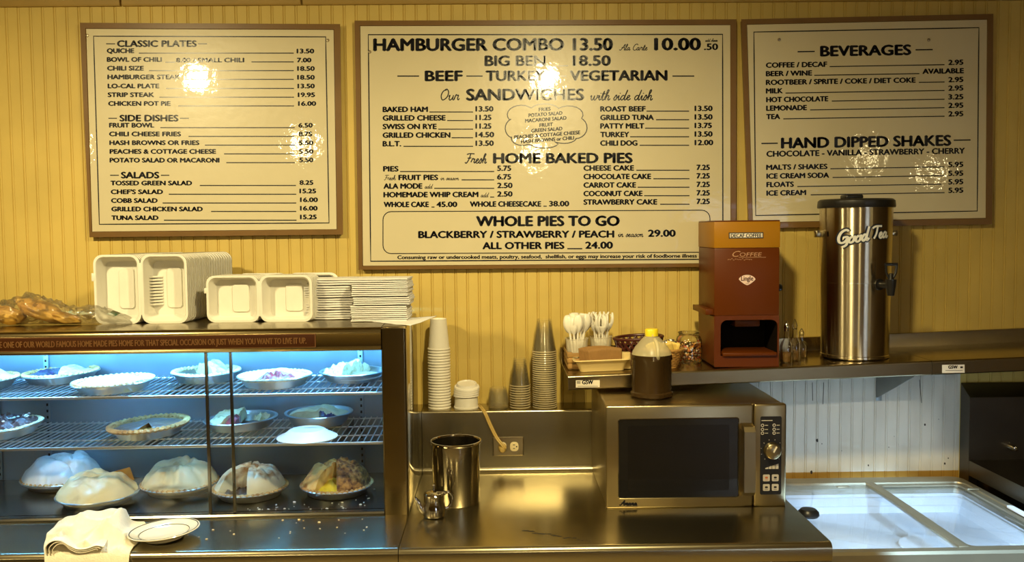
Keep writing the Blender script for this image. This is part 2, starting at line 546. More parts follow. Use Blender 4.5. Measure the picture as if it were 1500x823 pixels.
HAND = {
 'O': (.7, [[(.35, 1), (.1, .75), (.05, .35), (.25, 0), (.55, .25), (.6, .7), (.4, 1), (.3, .85)]]),
 'u': (.5, [[(0, .3), (.08, .45), (.08, .1), (.2, 0), (.35, .2), (.38, .45)], [(.38, .45), (.37, .1), (.47, .02), (.55, .15)]]),
 'r': (.42, [[(0, .1), (.1, .5), (.18, .42), (.3, .44), (.28, .15), (.36, .02), (.45, .15)]]),
 'w': (.6, [[(0, .3), (.06, .45), (.08, .1), (.18, 0), (.28, .25), (.3, .45)], [(.3, .45), (.3, .1), (.4, 0), (.52, .25), (.52, .45), (.62, .4)]]),
 'i': (.25, [[(0, .2), (.1, .45), (.1, .1), (.18, 0), (.27, .15)], [(.14, .62), (.15, .7)]]),
 't': (.28, [[(0, .2), (.15, .9), (.1, .1), (.2, 0), (.3, .15)], [(0, .6), (.28, .62)]]),
 'h': (.42, [[(0, .2), (.2, .85), (.15, 1), (.08, .8), (.08, 0)], [(.08, .2), (.2, .45), (.3, .4), (.28, .08), (.36, 0), (.45, .15)]]),
 's': (.28, [[(0, .1), (.15, .5), (.22, .3), (.2, .05), (.08, 0), (.02, .08)]]),
 'd': (.48, [[(.3, .4), (.15, .45), (.03, .2), (.12, 0), (.28, .2), (.42, 1)], [(.42, 1), (.32, .2), (.38, 0), (.5, .15)]]),
 'e': (.32, [[(0, .15), (.2, .3), (.2, .45), (.08, .4), (.05, .12), (.18, 0), (.33, .15)]]),
 'F': (.6, [[(.05, .9), (.3, 1), (.75, .98)], [(.4, .97), (.35, .4), (.2, 0), (.05, .1)], [(.2, .52), (.55, .55)]]),
 'A': (.68, [[(-.1, .1), (.1, .02), (.3, .4), (.55, 1), (.55, .4), (.6, 0), (.7, .1)], [(.15, .4), (.6, .42)]]),
 'l': (.25, [[(0, .15), (.2, .8), (.15, 1), (.07, .8), (.08, .1), (.16, 0), (.26, .15)]]),
 'a': (.45, [[(.3, .4), (.15, .45), (.03, .2), (.1, 0), (.25, .15), (.32, .45)], [(.32, .45), (.3, .1), (.38, 0), (.47, .15)]]),
 'C': (.55, [[(.6, .8), (.5, 1), (.25, .9), (.08, .5), (.12, .1), (.35, 0), (.58, .2)]]),
 'n': (.42, [[(0, .3), (.08, .45), (.06, 0)], [(.06, .15), (.18, .45), (.27, .4), (.26, .08), (.34, 0), (.43, .15)]]),
 'm': (.56, [[(0, .3), (.08, .45), (.06, 0)], [(.06, .2), (.18, .45), (.25, .35), (.23, 0)], [(.23, .2), (.36, .45), (.44, .4), (.42, .05), (.5, 0), (.58, .15)]]),
 'o': (.4, [[(.2, .45), (.05, .3), (.05, .08), (.17, 0), (.3, .12), (.3, .35), (.2, .45), (.28, .4), (.42, .42)]]),
 'c': (.3, [[(.27, .38), (.15, .45), (.03, .2), (.12, 0), (.3, .13)]]),
 'G': (.66, [[(.6, .85), (.45, 1), (.2, .85), (.1, .45), (.2, .1), (.45, .1), (.6, .45), (.35, .45)], [(.6, .45), (.58, -.1), (.35, -.25)]]),
 'T': (.62, [[(.05, .85), (.3, 1), (.8, .97)], [(.45, .98), (.4, .4), (.25, 0)]]),
 ' ': (.3, []),
}
def hand(mb, s, x0, x1, yb, asc, to, w=0.9, slope=0.0, shear=0.25):
    tot = sum(HAND[c][0] for c in s)
    k = (x1 - x0) / tot
    x = 0.0
    for c in s:
        wd, st = HAND[c]
        for pl in st:
            pts = [(x0 + (x + px) * k + shear * py * asc, yb - py * asc + slope * (x + px) * k) for px, py in cr(pl, 4)]
            strip(mb, pts, w * 1.35 if w < 2 else w, to)
        x += wd

# ------------------------------------------------------------------ the room
def slab(name, m, *a):
    return struct(MB().box(*a).build(name, m))
slab('floor', M_FLOOR, -6.4, -9.2, -0.08, 6.4, 0.2, 0)
slab('ceiling', M_CEIL, -6.4, -9.2, 2.95, 6.4, 0.2, 3.05)
slab('wall_left', M_ROOM, -6.5, -9.2, 0, -6.4, 0.2, 2.95)
slab('wall_right', M_ROOM, 6.4, -9.2, 0, 6.5, 0.2, 2.95)
slab('wall_front', M_ROOM, -6.4, -9.3, 0, 6.4, -9.2, 2.95)

wm = MB()
for k in range(26):
    z = 0.45 + 0.062 * k
    wm.add([(2.6, -9.17, z), (4.4, -9.17, z), (4.4, -9.15, z + 0.040), (2.6, -9.15, z + 0.040)], [[0, 1, 2, 3]])
win1 = struct(MB().box(2.6, -9.19, 0.4, 4.4, -9.18, 2.1).build('window_1', mat('daylight pane', (0.8, 0.85, 0.95), 0.3, emit=(0.62, 0.74, 1.0), estr=5.0)))
wm.build('blind', M_CHINA, win1, solid=0.002)
def beadboard(name, m, x0, x1, z0, z1, y=0.0, pitch=0.0435, phase=0.0):
    prof = []
    x = x0
    prof.append((x0, y))
    k = math.ceil((x0 - phase) / pitch)
    g = 0.0022
    while phase + k * pitch + 0.012 < x1:
        c = phase + k * pitch
        if c - 0.004 > x0:
            prof += [(c - g, y), (c - 0.0004, y + 0.0034), (c + 0.0004, y + 0.0034), (c + g, y), (c + 0.0045, y - 0.0003), (c + 0.0062, y), (c + 0.0074, y + 0.0020), (c + 0.0086, y)]
        k += 1
    prof.append((x1, y))
    prof += [(x1, y + 0.05), (x0, y + 0.05)]
    mb = MB()
    n = len(prof)
    vs = [(px, py, z) for z in (z0, z1) for px, py in prof]
    fs = [[i, (i + 1) % n, n + (i + 1) % n, n + i] for i in range(n)]
    mb.add(vs, fs)
    return struct(mb.build(name, m, sharp=10))
ZLOW = 1.29
beadboard('wall_back', M_WALL, -6.4, 6.4, ZLOW, 2.95, phase=0.006)
beadboard('wall_back_lower', M_WALL, -6.4, 0.86, 0.0, ZLOW, phase=0.006)
zs0 = P(1300, 708, 0).z
zs1 = P(1300, 690, 0).z
beadboard('wall_back_panel', M_WALLLOW, 0.86, 1.722, zs1, ZLOW, phase=0.006)
beadboard('wall_back_band', M_STRIP, 0.86, 1.722, 0.0, zs1, phase=0.006)
beadboard('wall_back_corner', M_WALL, 1.722, 6.4, 0.0, ZLOW, phase=0.006)
# crown trim in three lengths along the top
zt = P(300, 8, -0.01).z
for i, (a, b) in enumerate(((-6.4, -1.36), (-1.352, -0.71), (-0.702, 6.4))):
    struct(MB().prism([(0.0, zt), (-0.012, zt), (-0.016, zt + 0.008), (-0.016, zt + 0.07), (-0.03, zt + 0.09), (-0.03, zt + 0.12), (0.0, zt + 0.12)], a, b).build('trim_%d' % (i + 1), M_TRIM))

# ------------------------------------------------------------------ steel counters
def counter_profile(depth=0.90):
    p = [(-depth + 0.012, 0.846), (-depth + 0.003, 0.850), (-depth, 0.860)]
    for i in range(7):
        a = PI - PI / 2 * i / 6
        p.append((-depth + 0.018 + 0.018 * math.cos(a), 0.882 + 0.018 * math.sin(a)))
    for i in range(7):
        a = -PI / 2 + PI / 2 * i / 6
        p.append((-0.15 + 0.02 * math.cos(a), 0.92 + 0.02 * math.sin(a)))
    for i in range(5):
        a = PI - PI / 2 * i / 4
        p.append((-0.122 + 0.008 * math.cos(a), 1.115 + 0.008 * math.sin(a)))
    p += [(-0.001, 1.123), (-0.001, 0.846)]
    return p
XS = -0.2865
def counter(x0, x1, xc, lab):
    r = thing('steel_counter', lab, 'counter', ((x0 + x1) / 2, -0.90, 0.0))
    MB().prism(counter_profile(), x0, x1).build('worktop', M_STEEL, r, sharp=30)
    MB().box(x0 + 0.002, -0.875, 0.0, xc, -0.002, 0.8455, 0.002).build('cabinet', M_STEEL, r)
counter(-2.2, XS - 0.001, XS - 0.003, 'left stainless counter with upstand, under the lit pie case')
counter(XS + 0.001, 0.905, 0.838, 'middle stainless counter with upstand, under the microwave')

# ------------------------------------------------------------------ menu boards
def to_y(Y):
    return lambda px, py: P(px, py, Y)
def board(label, O, I, tx, screws):
    c = sum((P(x, y, -0.01) for x, y in O), Vector()) / 4
    r = thing('menu_board', label, 'menu board', (c.x, -0.001, min(P(x, y, -0.01).z for x, y in O)))
    def lp(q, Y, grow=0.0):
        cx, cy = sum(a for a, b in q) / 4, sum(b for a, b in q) / 4
        return [P(a + math.copysign(grow, a - cx), b + math.copysign(grow, b - cy), -0.01) * 0 + Vector((P(a + math.copysign(grow, a - cx), b + math.copysign(grow, b - cy), -0.024).x, Y, P(a + math.copysign(grow, a - cx), b + math.copysign(grow, b - cy), -0.024).z)) for a, b in q]
    f = MB()
    f.loft([lp(O, -0.001), lp(O, -0.022), lp(O, -0.027, -1.5), lp(I, -0.027, 1.5), lp(I, -0.020, 0.3), lp(I, -0.002, 0.3)], True, True)
    f.build('frame', M_FRAME, r, sharp=20)
    p = MB()
    p.loft([lp(I, -0.003, 0.2), lp(I, -0.0235, 0.2), lp(I, -0.0245, -0.6)], False, True)
    p.build('panel', M_PANEL, r, sharp=20)
    t = MB()
    tx(t, to_y(-0.0249))
    t.build('lettering', M_INK, r, recalc=False)
    for sx, sy in screws:
        q = P(sx, sy, -0.0245)
        MB().lathe([(0, 0.0035), (0.0045, 0.0030), (0.0062, 0.0), (0.0062, -0.002)], 14, q, Matrix.Rotation(PI / 2, 3, 'X')).build('screw', M_PLATE, r)
    return r
def border(t, to, q, w=1.7):
    strip(t, [(q[i][0] + (q[(i + 1) % 4][0] - q[i][0]) * k / 8, q[i][1] + (q[(i + 1) % 4][1] - q[i][1]) * k / 8) for i in range(4) for k in range(8)], w, to, True)
def line(t, to, x0, x1, y, w=1.1, slope=0.0):
    strip(t, [(x0, y), (x1, y + slope * (x1 - x0))], w * 1.35 if w > 1 else w, to)

def tx_left(t, to):
    X = lambda c: 110 + c / 2.42
    Y = lambda c: 20 + c / 2.42
    border(t, to, [(137, 53), (477, 54), (482, 326.5), (145.5, 328.5)])
    for s, a, b, y, d0, d1, e0, e1 in (('CLASSIC PLATES', 148, 432, 117, 110, 142, 436, 468), ('SIDE DISHES', 157, 367, 381, 118, 148, 372, 403), ('SALADS', 162, 299, 583, 124, 155, 304, 334)):
        text(t, s, X(a), X(b), Y(y), 8.9, to, bold=0.9)
        line(t, to, X(d0), X(d1), Y(y) - 4.2)
        line(t, to, X(e0), X(e1), Y(y) - 4.2)
    rows = [('QUICHE', 112, 210, 139, 226, 775, '13.50', 785, 848, 140), ('CHILI SIZE', 113, 244, 201, 262, 775, '18.50', 787, 850, 202), ('HAMBURGER STEAK', 114, 374, 232, 385, 775, '18.50', 787, 850, 233), ('LO-CAL PLATE', 115, 299, 264, 322, 776, '13.50', 788, 850, 264), ('STRIP STEAK', 115, 281, 295, 299, 776, '19.95', 789, 851, 295), ('CHICKEN POT PIE', 117, 339, 326, 366, 776, '16.00', 790, 855, 326), ('FRUIT BOWL', 120, 281, 403, 302, 779, '6.50', 791, 843, 403), ('CHILI CHEESE FRIES', 120, 376, 434, 402, 779, '8.75', 792, 841, 434), ('HASH BROWNS OR FRIES', 121, 441, 465, 460, 779, '5.50', 792, 845, 465), ('PEACHES & COTTAGE CHEESE', 122, 500, 496, 528, 780, '5.50', 793, 845, 496), ('POTATO SALAD OR MACARONI', 122, 512, 527, 536, 781, '5.50', 794, 845, 526), ('TOSSED GREEN SALAD', 125, 415, 608, 442, 783, '8.25', 795, 845, 606), ("CHEF'S SALAD", 126, 312, 639, 332, 784, '15.25', 795, 855, 636), ('COBB SALAD', 127, 293, 670, 310, 784, '16.00', 797, 861, 667), ('GRILLED CHICKEN SALAD', 128, 453, 700, 482, 784, '16.00', 797, 860, 697), ('TUNA SALAD', 128, 296, 731, 315, 785, '15.25', 797, 857, 728)]
    for s, a, b, y, l0, l1, p, c, d, py in rows:
        text(t, s, X(a), X(b), Y(y), 6.3, to)
        line(t, to, X(l0), X(l1), Y(y) + 0.4)
        text(t, p, X(c), X(d), Y(py), 6.2, to)
    text(t, 'BOWL OF CHILI', X(112), X(308), Y(170), 6.3, to)
    line(t, to, X(320), X(355), Y(172))
    text(t, '8.00 / SMALL CHILI', X(357), X(600), Y(172), 6.3, to)
    line(t, to, X(625), X(775), Y(171))
    text(t, '7.00', X(786), X(838), Y(172), 6.2, to)
board('cream menu board headed CLASSIC PLATES, over the white takeout boxes', [(119, 35), (497, 37), (501, 342), (133, 346)], [(127, 43), (488, 44.5), (492.5, 335), (136, 338.5)], tx_left, [(128, 52), (480, 59)])

def tx_mid(t, to):
    border(t, to, [(539.5, 50.8), (1058.5, 50.3), (1059, 379.6), (543, 382.6)], 1.8)
    T = lambda s, a, b, y, c, bo=0.74, sl=-0.003: text(t, s, a, b, y, c, to, sl, bo)
    T('HAMBURGER COMBO 13.50', 546.5, 898, 74.2, 17.3, 1.45, -0.002)
    hand(t, 'Ala Carte', 908, 948, 73.5, 9, to, 0.8)
    T('10.00', 958, 1027, 73.2, 17.0, 1.45)
    T('.50', 1031, 1052, 73.0, 9.0, 0.7)
    hand(t, 'add cheese', 1033, 1051, 61, 4.5, to, 0.5)
    T('BIG BEN', 709.5, 800, 96.3, 14.4, 1.25)
    line(t, to, 810, 832, 96.4, 1.3)
    T('18.50', 838.5, 895, 96.0, 14.4, 1.25)
    for a, b in ((582, 614), (683, 707), (818, 830), (985, 1017)):
        line(t, to, a, b, 111.4, 1.3)
    T('BEEF', 622, 678, 118.4, 14.4, 1.25)
    T('TURKEY', 711, 799, 118.3, 14.4, 1.25)
    T('VEGETARIAN', 834, 978, 118.0, 14.4, 1.25)
    hand(t, 'Our', 644, 672, 146.5, 16, to, 1.2)
    T('SANDWICHES', 682.5, 856, 146.8, 16.0, 1.4)
    hand(t, 'with side dish', 864, 955, 146.5, 15, to, 1.2)
    for i, (s, b, l0, p, pe) in enumerate((('BAKED HAM', 627, 629, '13.50', 723), ('GRILLED CHEESE', 653, 655, '11.25', 720), ('SWISS ON RYE', 640, 642, '11.25', 720), ('GRILLED CHICKEN', 660, 661.5, '14.50', 724), ('B.L.T.', 588, 591, '13.50', 723.5))):
        y = 163.9 + 12.57 * i
        T(s, 560.3, b, y, 7.3)
        line(t, to, l0, 693, y + 0.1)
        T(p, 696.3, pe, y - 0.8, 7.3)
    for i, (s, b, l0, p, pe) in enumerate((('ROAST BEEF', 946, 947, '13.50', 1044), ('GRILLED TUNA', 958, 961, '13.50', 1044), ('PATTY MELT', 944, 945, '13.75', 1043), ('TURKEY', 922, 923, '13.50', 1044), ('CHILI DOG', 934, 937, '12.00', 1045))):
        y = 163.2 + 12.5 * i
        T(s, 879, b, y, 7.3)
        line(t, to, l0, 1009.5, y - 0.4)
        T(p, 1017.3, pe, y - 0.8, 7.3)
    pts = []
    lob = [(764, 168, 21, 14, 150, 285), (798, 166, 24, 14, 215, 325), (833, 168, 21, 13, 225, 385), (843, 187, 17, 16, -50, 90), (826, 202, 18, 8, 0, 140), (797, 208, 22, 9, 20, 150), (765, 202, 16, 11, 60, 190), (755, 188, 15, 15, 110, 245)]
    for cx, cy, rx, ry, a0, a1 in lob:
        for k in range(9):
            a = math.radians(a0 + (a1 - a0) * k / 8)
            pts.append((cx + rx * math.cos(a), cy + ry * math.sin(a)))
    strip(t, pts, 1.5, to, True)
    for s, a, b, y in (('FRIES', 789, 807, 163), ('POTATO SALAD', 774, 824, 171.5), ('MACARONI SALAD', 769, 830, 179.5), ('FRUIT', 790, 810, 186), ('GREEN SALAD', 778, 824, 194), ('PEACHES & COTTAGE CHEESE', 753, 850, 203.5), ('HASH BROWNS or CHILI', 763, 841, 210)):
        text(t, s, a, b, y, 5.0, to, -0.075, 0.42)
    hand(t, 'Fresh', 680, 712, 239, 14, to, 1.2)
    T('HOME BAKED PIES', 722, 927, 239.0, 14.2, 1.3)
    T('PIES', 561, 584, 250.9, 7.3)
    line(t, to, 586, 724, 251.2)
    hand(t, 'Fresh', 562, 579, 263.6, 7, to, 0.6)
    T('FRUIT PIES', 583.5, 642, 263.6, 7.3)
    hand(t, 'in season', 645, 672, 263.6, 6, to, 0.6)
    line(t, to, 676, 724, 263.4)
    T('ALA MODE', 561.5, 619, 276.2, 7.3)
    hand(t, 'add', 622, 633, 276, 6.5, to, 0.6)
    line(t, to, 636, 724, 275.8)
    T('HOMEMADE WHIP CREAM', 561.5, 701, 288.8, 7.3)
    hand(t, 'add', 704, 715, 288.6, 6.5, to, 0.6)
    line(t, to, 718, 724, 288.6)
    for p, e, y in (('5.75', 749, 250), ('6.75', 749, 262.6), ('2.50', 751, 275.2), ('2.50', 751, 287.7)):
        T(p, 728, e, y, 7.3)
    T('WHOLE CAKE', 561.8, 628.5, 303.2, 7.4)
    line(t, to, 632, 636.5, 303.2)
    T('45.00', 639, 670, 303.0, 7.4)
    T('WHOLE CHEESECAKE', 688, 793, 302.6, 7.4)
    line(t, to, 796, 801, 302)
    T('38.00', 804, 834, 302.0, 7.4)
    for i, (s, b, l0) in enumerate((('CHEESE CAKE', 929, 932), ('CHOCOLATE CAKE', 954, 957), ('CARROT CAKE', 932, 934), ('COCONUT CAKE', 941.5, 943.5), ('STRAWBERRY CAKE', 963, 967))):
        y = 249.8 + 12.45 * i
        T(s, 854.5, b, y, 7.3)
        line(t, to, l0, 1010, y - 0.5)
        T('7.25', 1020, 1040, y - 1.0, 7.3)
    q = rr(479, 61.5, 12, 5)
    strip(t, [(800.5 + x, 339.6 - y - 0.0045 * x) for x, y in q], 1.3, to, True)
    T('WHOLE PIES TO GO', 697, 908, 331.0, 14.0, 1.3)
    T('BLACKBERRY / STRAWBERRY / PEACH', 612.5, 900, 348.4, 9.6, 0.9)
    hand(t, 'in season', 905, 942, 346.8, 8.5, to, 0.8)
    T('29.00', 949, 990, 346.4, 9.6, 0.9)
    T('ALL OTHER PIES', 706.5, 827, 364.6, 9.6, 0.9)
    line(t, to, 831, 853, 364.2, 1.3)
    T('24.00', 857, 898, 363.9, 9.6, 0.9)
    text(t, 'Consuming raw or undercooked meats, poultry, seafood,  shellfish, or eggs may increase your risk of foodborne illness', 582, 1021, 379.4, 5.2, to, -0.0052, 0.42)
board('large cream menu board headed HAMBURGER COMBO, in the middle of the wall', [(521, 32), (1077, 30), (1076.5, 389), (527, 393.5)], [(528.5, 39), (1069, 37.5), (1069.5, 384.5), (532.5, 391 - 2.5)], tx_mid, [(541.5, 76)])

def tx_right(t, to):
    X = lambda c: 1080 + c / 2.493
    Y = lambda c: 10 + c / 2.493
    sl = -0.0165
    border(t, to, [(1104.3, 47), (1434, 40.5), (1431.5, 309), (1107, 315.6)])
    text(t, 'BEVERAGES', X(302), X(636), Y(180), 14.4, to, sl, 1.3)
    line(t, to, X(220), X(283), Y(164), 1.4, sl)
    line(t, to, X(651), X(714), Y(157), 1.4, sl)
    rows = [('COFFEE / DECAF', 104, 329, 222, 337, 757, '2.95'), ('BEER / WINE', 104, 274, 253, 281, 665, ''), ('ROOTBEER / SPRITE / COKE / DIET COKE', 104, 652, 285, 663, 757, '2.95'), ('MILK', 104, 167, 316, 176, 757, '2.95'), ('HOT CHOCOLATE', 105, 333, 348, 345, 757, '3.25'), ('LEMONADE', 105, 255, 379, 266, 757, '2.95'), ('TEA', 105, 157, 410, 168, 757, '2.95'), ('MALTS / SHAKES', 105, 330, 595, 340, 757, '5.95'), ('ICE CREAM SODA', 106, 336, 627, 348, 757, '5.95'), ('FLOATS', 106, 207, 658, 219, 745, '5.95'), ('ICE CREAM', 106, 252, 689, 268, 757, '5.95')]
    for s, a, b, y, l0, l1, p in rows:
        text(t, s, X(a), X(b), Y(y), 7.1, to, sl)
        yb = Y(y) + sl * (X(l0) - X(a))
        line(t, to, X(l0), X(l1), yb, 1.1, sl)
        if p:
            text(t, p, X(770), X(826), Y(y) + sl * (X(770) - X(a)) + 0.3, 7.1, to, sl)
    text(t, 'AVAILABLE', X(676), X(828), Y(253) + sl * (X(676) - X(104)) + 0.3, 7.1, to, sl)
    text(t, 'HAND DIPPED SHAKES', X(159), X(782), Y(516), 14.8, to, sl, 1.3)
    line(t, to, X(88), X(148), Y(499), 1.4, sl)
    line(t, to, X(790), X(852), Y(487), 1.4, sl)
    text(t, 'CHOCOLATE - VANILLA - STRAWBERRY - CHERRY', X(106), X(832), Y(547), 8.0, to, sl, 0.7)
board('cream menu board headed BEVERAGES, above the steel tea urn', [(1087, 30), (1453, 22), (1451, 327), (1098, 333)], [(1095, 37), (1445, 29.5), (1443, 318.5), (1104 - 0.5, 325)], tx_right, [(1141.5, 58), (1360.5, 58.5)])

# ------------------------------------------------------------------ pie case (built in its own axes, origin at its right front foot)
CASE_RZ = 0.022
CO = P(599, 759.5, -0.603)
case = thing('pie_case', 'stainless lit pie display case with glass doors and wire shelves', 'display case', (CO.x, -0.603, 0.900), CASE_RZ)
CI = case.matrix_basis.inverted()
CL, CD, CH = -1.80, 0.455, 0.578          # left end, depth, height
def cbuild(mb, n, m, **k):
    return mb.build(n, m, case, local=True, **k)
hp = [(0.012, 0.506), (0.0, 0.509), (-0.004, 0.515), (0.0, 0.521), (0.0, 0.556)]
for i in range(7):
    a = PI - PI / 2 * i / 6
    hp.append((0.016 + 0.018 * math.cos(a), CH - 0.018 + 0.018 * math.sin(a)))
hp += [(CD, CH), (CD, CH - 0.012), (0.02, CH - 0.014), (0.02, 0.506)]
cbuild(MB().prism(hp, CL, -0.0755), 'top_panel', M_CASE, sharp=30)
pp = rr(0.0755, 0.032, 0.007, 4, -0.03775, 0.016)
cbuild(MB().prism(pp, 0.0, CH - 0.004, 'z'), 'corner_post', M_CASE, sharp=30)
cbuild(MB().box(-0.006, 0.030, 0.0, 0.0, CD, CH - 0.004, 0.002), 'side_panel', M_STEELP)
cbuild(MB().box(-0.0755, 0.02, CH - 0.016, -0.001, CD, CH, 0.004), 'corner_top', M_CASE)
cbuild(MB().box(CL, 0.0, 0.0, CL + 0.03, CD, CH - 0.016, 0.003), 'end_panel', M_CASE)
cbuild(MB().box(CL + 0.03, CD - 0.012, 0.0, -0.006, CD, CH - 0.016), 'back_panel', M_GALV)
cbuild(MB().box(-0.026, 0.034, 0.012, -0.0065, CD - 0.013, CH - 0.016), 'inner_side', M_GALV)
cbuild(MB().box(CL + 0.03, 0.034, 0.0, -0.0065, CD - 0.013, 0.012), 'deck', M_STEELD)
cbuild(MB().prism([(0.0, 0.0), (0.0, 0.006), (0.004, 0.011), (0.030, 0.011), (0.034, 0.0)], CL + 0.03, -0.0755), 'sill', M_STEELD)
cbuild(MB().tube([(CL + 0.05, 0.17, 0.540), (-0.10, 0.17, 0.540)], 0.013, 14), 'lamp_tube', mat('fluorescent tube', (0.9, 0.95, 1.0), 0.4, emit=(0.14, 0.49, 1.0), estr=175.0))
cbuild(MB().box(CL + 0.04, 0.132, 0.5535, -0.08, 0.208, 0.5635, 0.003), 'lamp_housing', M_WHITE)
# pilasters
for px in (5, 77, 530):
    q = CI @ P(px, 600, -0.16)
    mb = MB().box(q.x - 0.009, CD - 0.020, 0.014, q.x + 0.009, CD - 0.0125, CH - 0.02, 0.002)
    cbuild(mb, 'pilaster', M_GALV)
    mb = MB()
    for k in range(24):
        z = 0.03 + k * 0.022
        mb.box(q.x - 0.003, CD - 0.0212, z, q.x + 0.003, CD - 0.0199, z + 0.009)
    cbuild(mb, 'slot_row', M_DARK)
# shelves
SHELF_Z = []
for k, (py_, tilt) in enumerate(((578.5, 0.0), (651.5, 0.0))):
    z = (CI @ P(300, py_, -0.565)).z
    SHELF_Z.append(z)
    mb = MB()
    x = CL + 0.06
    while x < -0.045:
        mb.tube([(x, 0.048, z), (x, CD - 0.03, z)], 0.0021, 6)
        x += 0.0205
    for y in (0.16, 0.29, CD - 0.034):
        mb.tube([(CL + 0.05, y, z - 0.004), (-0.042, y, z - 0.004)], 0.0026, 8)
    mb.box(CL + 0.05, 0.040, z - 0.006, -0.042, 0.048, z + 0.003, 0.002)
    cbuild(mb, 'wire_shelf', M_WIRE)
    for bx in ((245, 590) if k == 0 else (226, 657), (522, 580) if k == 0 else (500, 652)):
        q = CI @ P(bx[0], bx[1], -0.45)
        cbuild(MB().prism([(0.10, z - 0.008), (CD - 0.022, z - 0.008), (CD - 0.022, z - 0.055), (CD - 0.035, z - 0.05), (0.10, z - 0.018)], q.x - 0.0015, q.x + 0.0015), 'shelf_bracket', M_STEELD)
# sliding doors
def dx(px, y):
    a, b = CI @ P(px, 640, -0.60), CI @ P(px, 640, -0.56)
    return a.x + (b.x - a.x) * (y - a.y) / (b.y - a.y)
for x0, x1, y, e in ((CL + 0.032, dx(341, 0.022), 0.022, 1), (dx(305, 0.012), -0.076, 0.012, 0)):
    d = cbuild(MB().box(x0, y, 0.012, x1, y + 0.004, 0.509), 'sliding_door', M_GLASS)
    ex = x1 if e else x0
    MB().box(ex - 0.0045, y - 0.002, 0.012, ex + 0.0045, y + 0.006, 0.512, 0.001).build('door_edge', M_STEELD, d, local=True)
# header strip with lettering
s0, s1 = CI @ P(-60, 499, -0.63), CI @ P(463, 499, -0.61)
hz0, hz1 = (CI @ P(300, 511, -0.615)).z, (CI @ P(300, 490.5, -0.615)).z
sg = cbuild(MB().box(s0.x, -0.0025, hz0, s1.x, 0.0, hz1, 0.0008), 'sign_strip', M_REDSTRIP)
sf = MB()
ztop, zbot = hz1 - 0.001, hz0 + 0.001
for a, b, c, d in ((s0.x, ztop - 0.0012, s1.x - 0.0015, ztop), (s0.x, zbot, s1.x - 0.0015, zbot + 0.0012), (s1.x - 0.0028, zbot, s1.x - 0.0015, ztop)):
    sf.add([(a, -0.0029, b), (c, -0.0029, b), (c, -0.0029, d), (a, -0.0029, d)], [[0, 1, 2, 3]])
sf.build('strip_border', M_STRIPTXT, sg, local=True, recalc=False)
tt = MB()
zmid = (hz0 + hz1) / 2
def to_strip(px, py):
    q = CI @ P(px, 499, -0.60)
    return Vector((q.x, -0.0030, zmid + (499 - py) / FPX * 2.66))
text(tt, 'TAKE ONE OF OUR WORLD FAMOUS HOME MADE PIES HOME FOR THAT SPECIAL OCCASION OR JUST WHEN YOU WANT TO LIVE IT UP.', -7, 450, 503.2, 8.6, to_strip, 0, 0.3)
tt.build('sign_lettering', M_STRIPTXT, sg, local=True, recalc=False)

# ------------------------------------------------------------------ pies
def pan(mb, R, h=0.030):
    rb = R * 0.76
    mb.lathe([(0, 0.0), (rb, 0.0), (R * 0.93, h - 0.001), (R, h), (R + 0.002, h - 0.002), (R + 0.001, h - 0.004), (R * 0.945, h - 0.004), (rb + 0.004, 0.0012), (0, 0.0012)], 56)
def sector(mb, a0, a1, R, H, z0, amp=0.006, fr=22, pw=2.4, seed=0, inner=0.0, cut=None, nr=16, edge=0.0):
    """a mounded sector of filling from angle a0 to a1 (degrees, 0 = right, -90 = towards the viewer)"""
    full = abs(a1 - a0) >= 359.9
    na = max(8, int(abs(a1 - a0) / 5))
    vs, fs = [], []
    for i in range(na + 1):
        a = math.radians(a0 + (a1 - a0) * i / na)
        for j in range(nr + 1):
            t = inner + (1 - inner) * j / nr
            x, y = R * t * math.cos(a), R * t * math.sin(a)
            n = fb(x, y, seed * 3.7, fr)
            fade = 1.0 if j < nr else 0.15
            c_ = 0.0
            if H > 0.05:
                q1 = noise.noise(Vector((x * 14 + seed, y * 14, seed)))
                c_ = -0.010 * math.exp(-((x * math.cos(seed) + y * math.sin(seed) + 0.02 + 0.015 * q1) / 0.006) ** 2) - 0.008 * math.exp(-((x * math.sin(seed * 2) - y * math.cos(seed * 2) - 0.03 + 0.02 * q1) / 0.005) ** 2)
                c_ += 0.006 * (abs(noise.noise(Vector((x * 45, y * 45, seed)))) - 0.25)
            z = z0 + edge * (1 if j < nr else 0) + H * (1 - t ** pw) ** (0.8 if H > 0.05 else 1.0) + (amp * n + c_) * fade
            vs.append((x, y, z))
    base = len(vs)
    for i in range(na + 1):
        a = math.radians(a0 + (a1 - a0) * i / na)
        for j in range(nr + 1):
            t = inner + (1 - inner) * j / nr
            vs.append((R * t * math.cos(a) * 0.84, R * t * math.sin(a) * 0.84, z0 - 0.013))
    k = nr + 1
    for i in range(na):
        for j in range(nr):
            fs.append([i * k + j, i * k + j + 1, (i + 1) * k + j + 1, (i + 1) * k + j])
        fs.append([i * k + nr, base + i * k + nr, base + (i + 1) * k + nr, (i + 1) * k + nr])
        if inner > 0:
            fs.append([i * k, (i + 1) * k, base + (i + 1) * k, base + i * k])
    if not full:
        for i in (0, na):
            for j in range(nr):
                fs.append([i * k + j, base + i * k + j, base + i * k + j + 1, i * k + j + 1])
    mb.add(vs, fs)
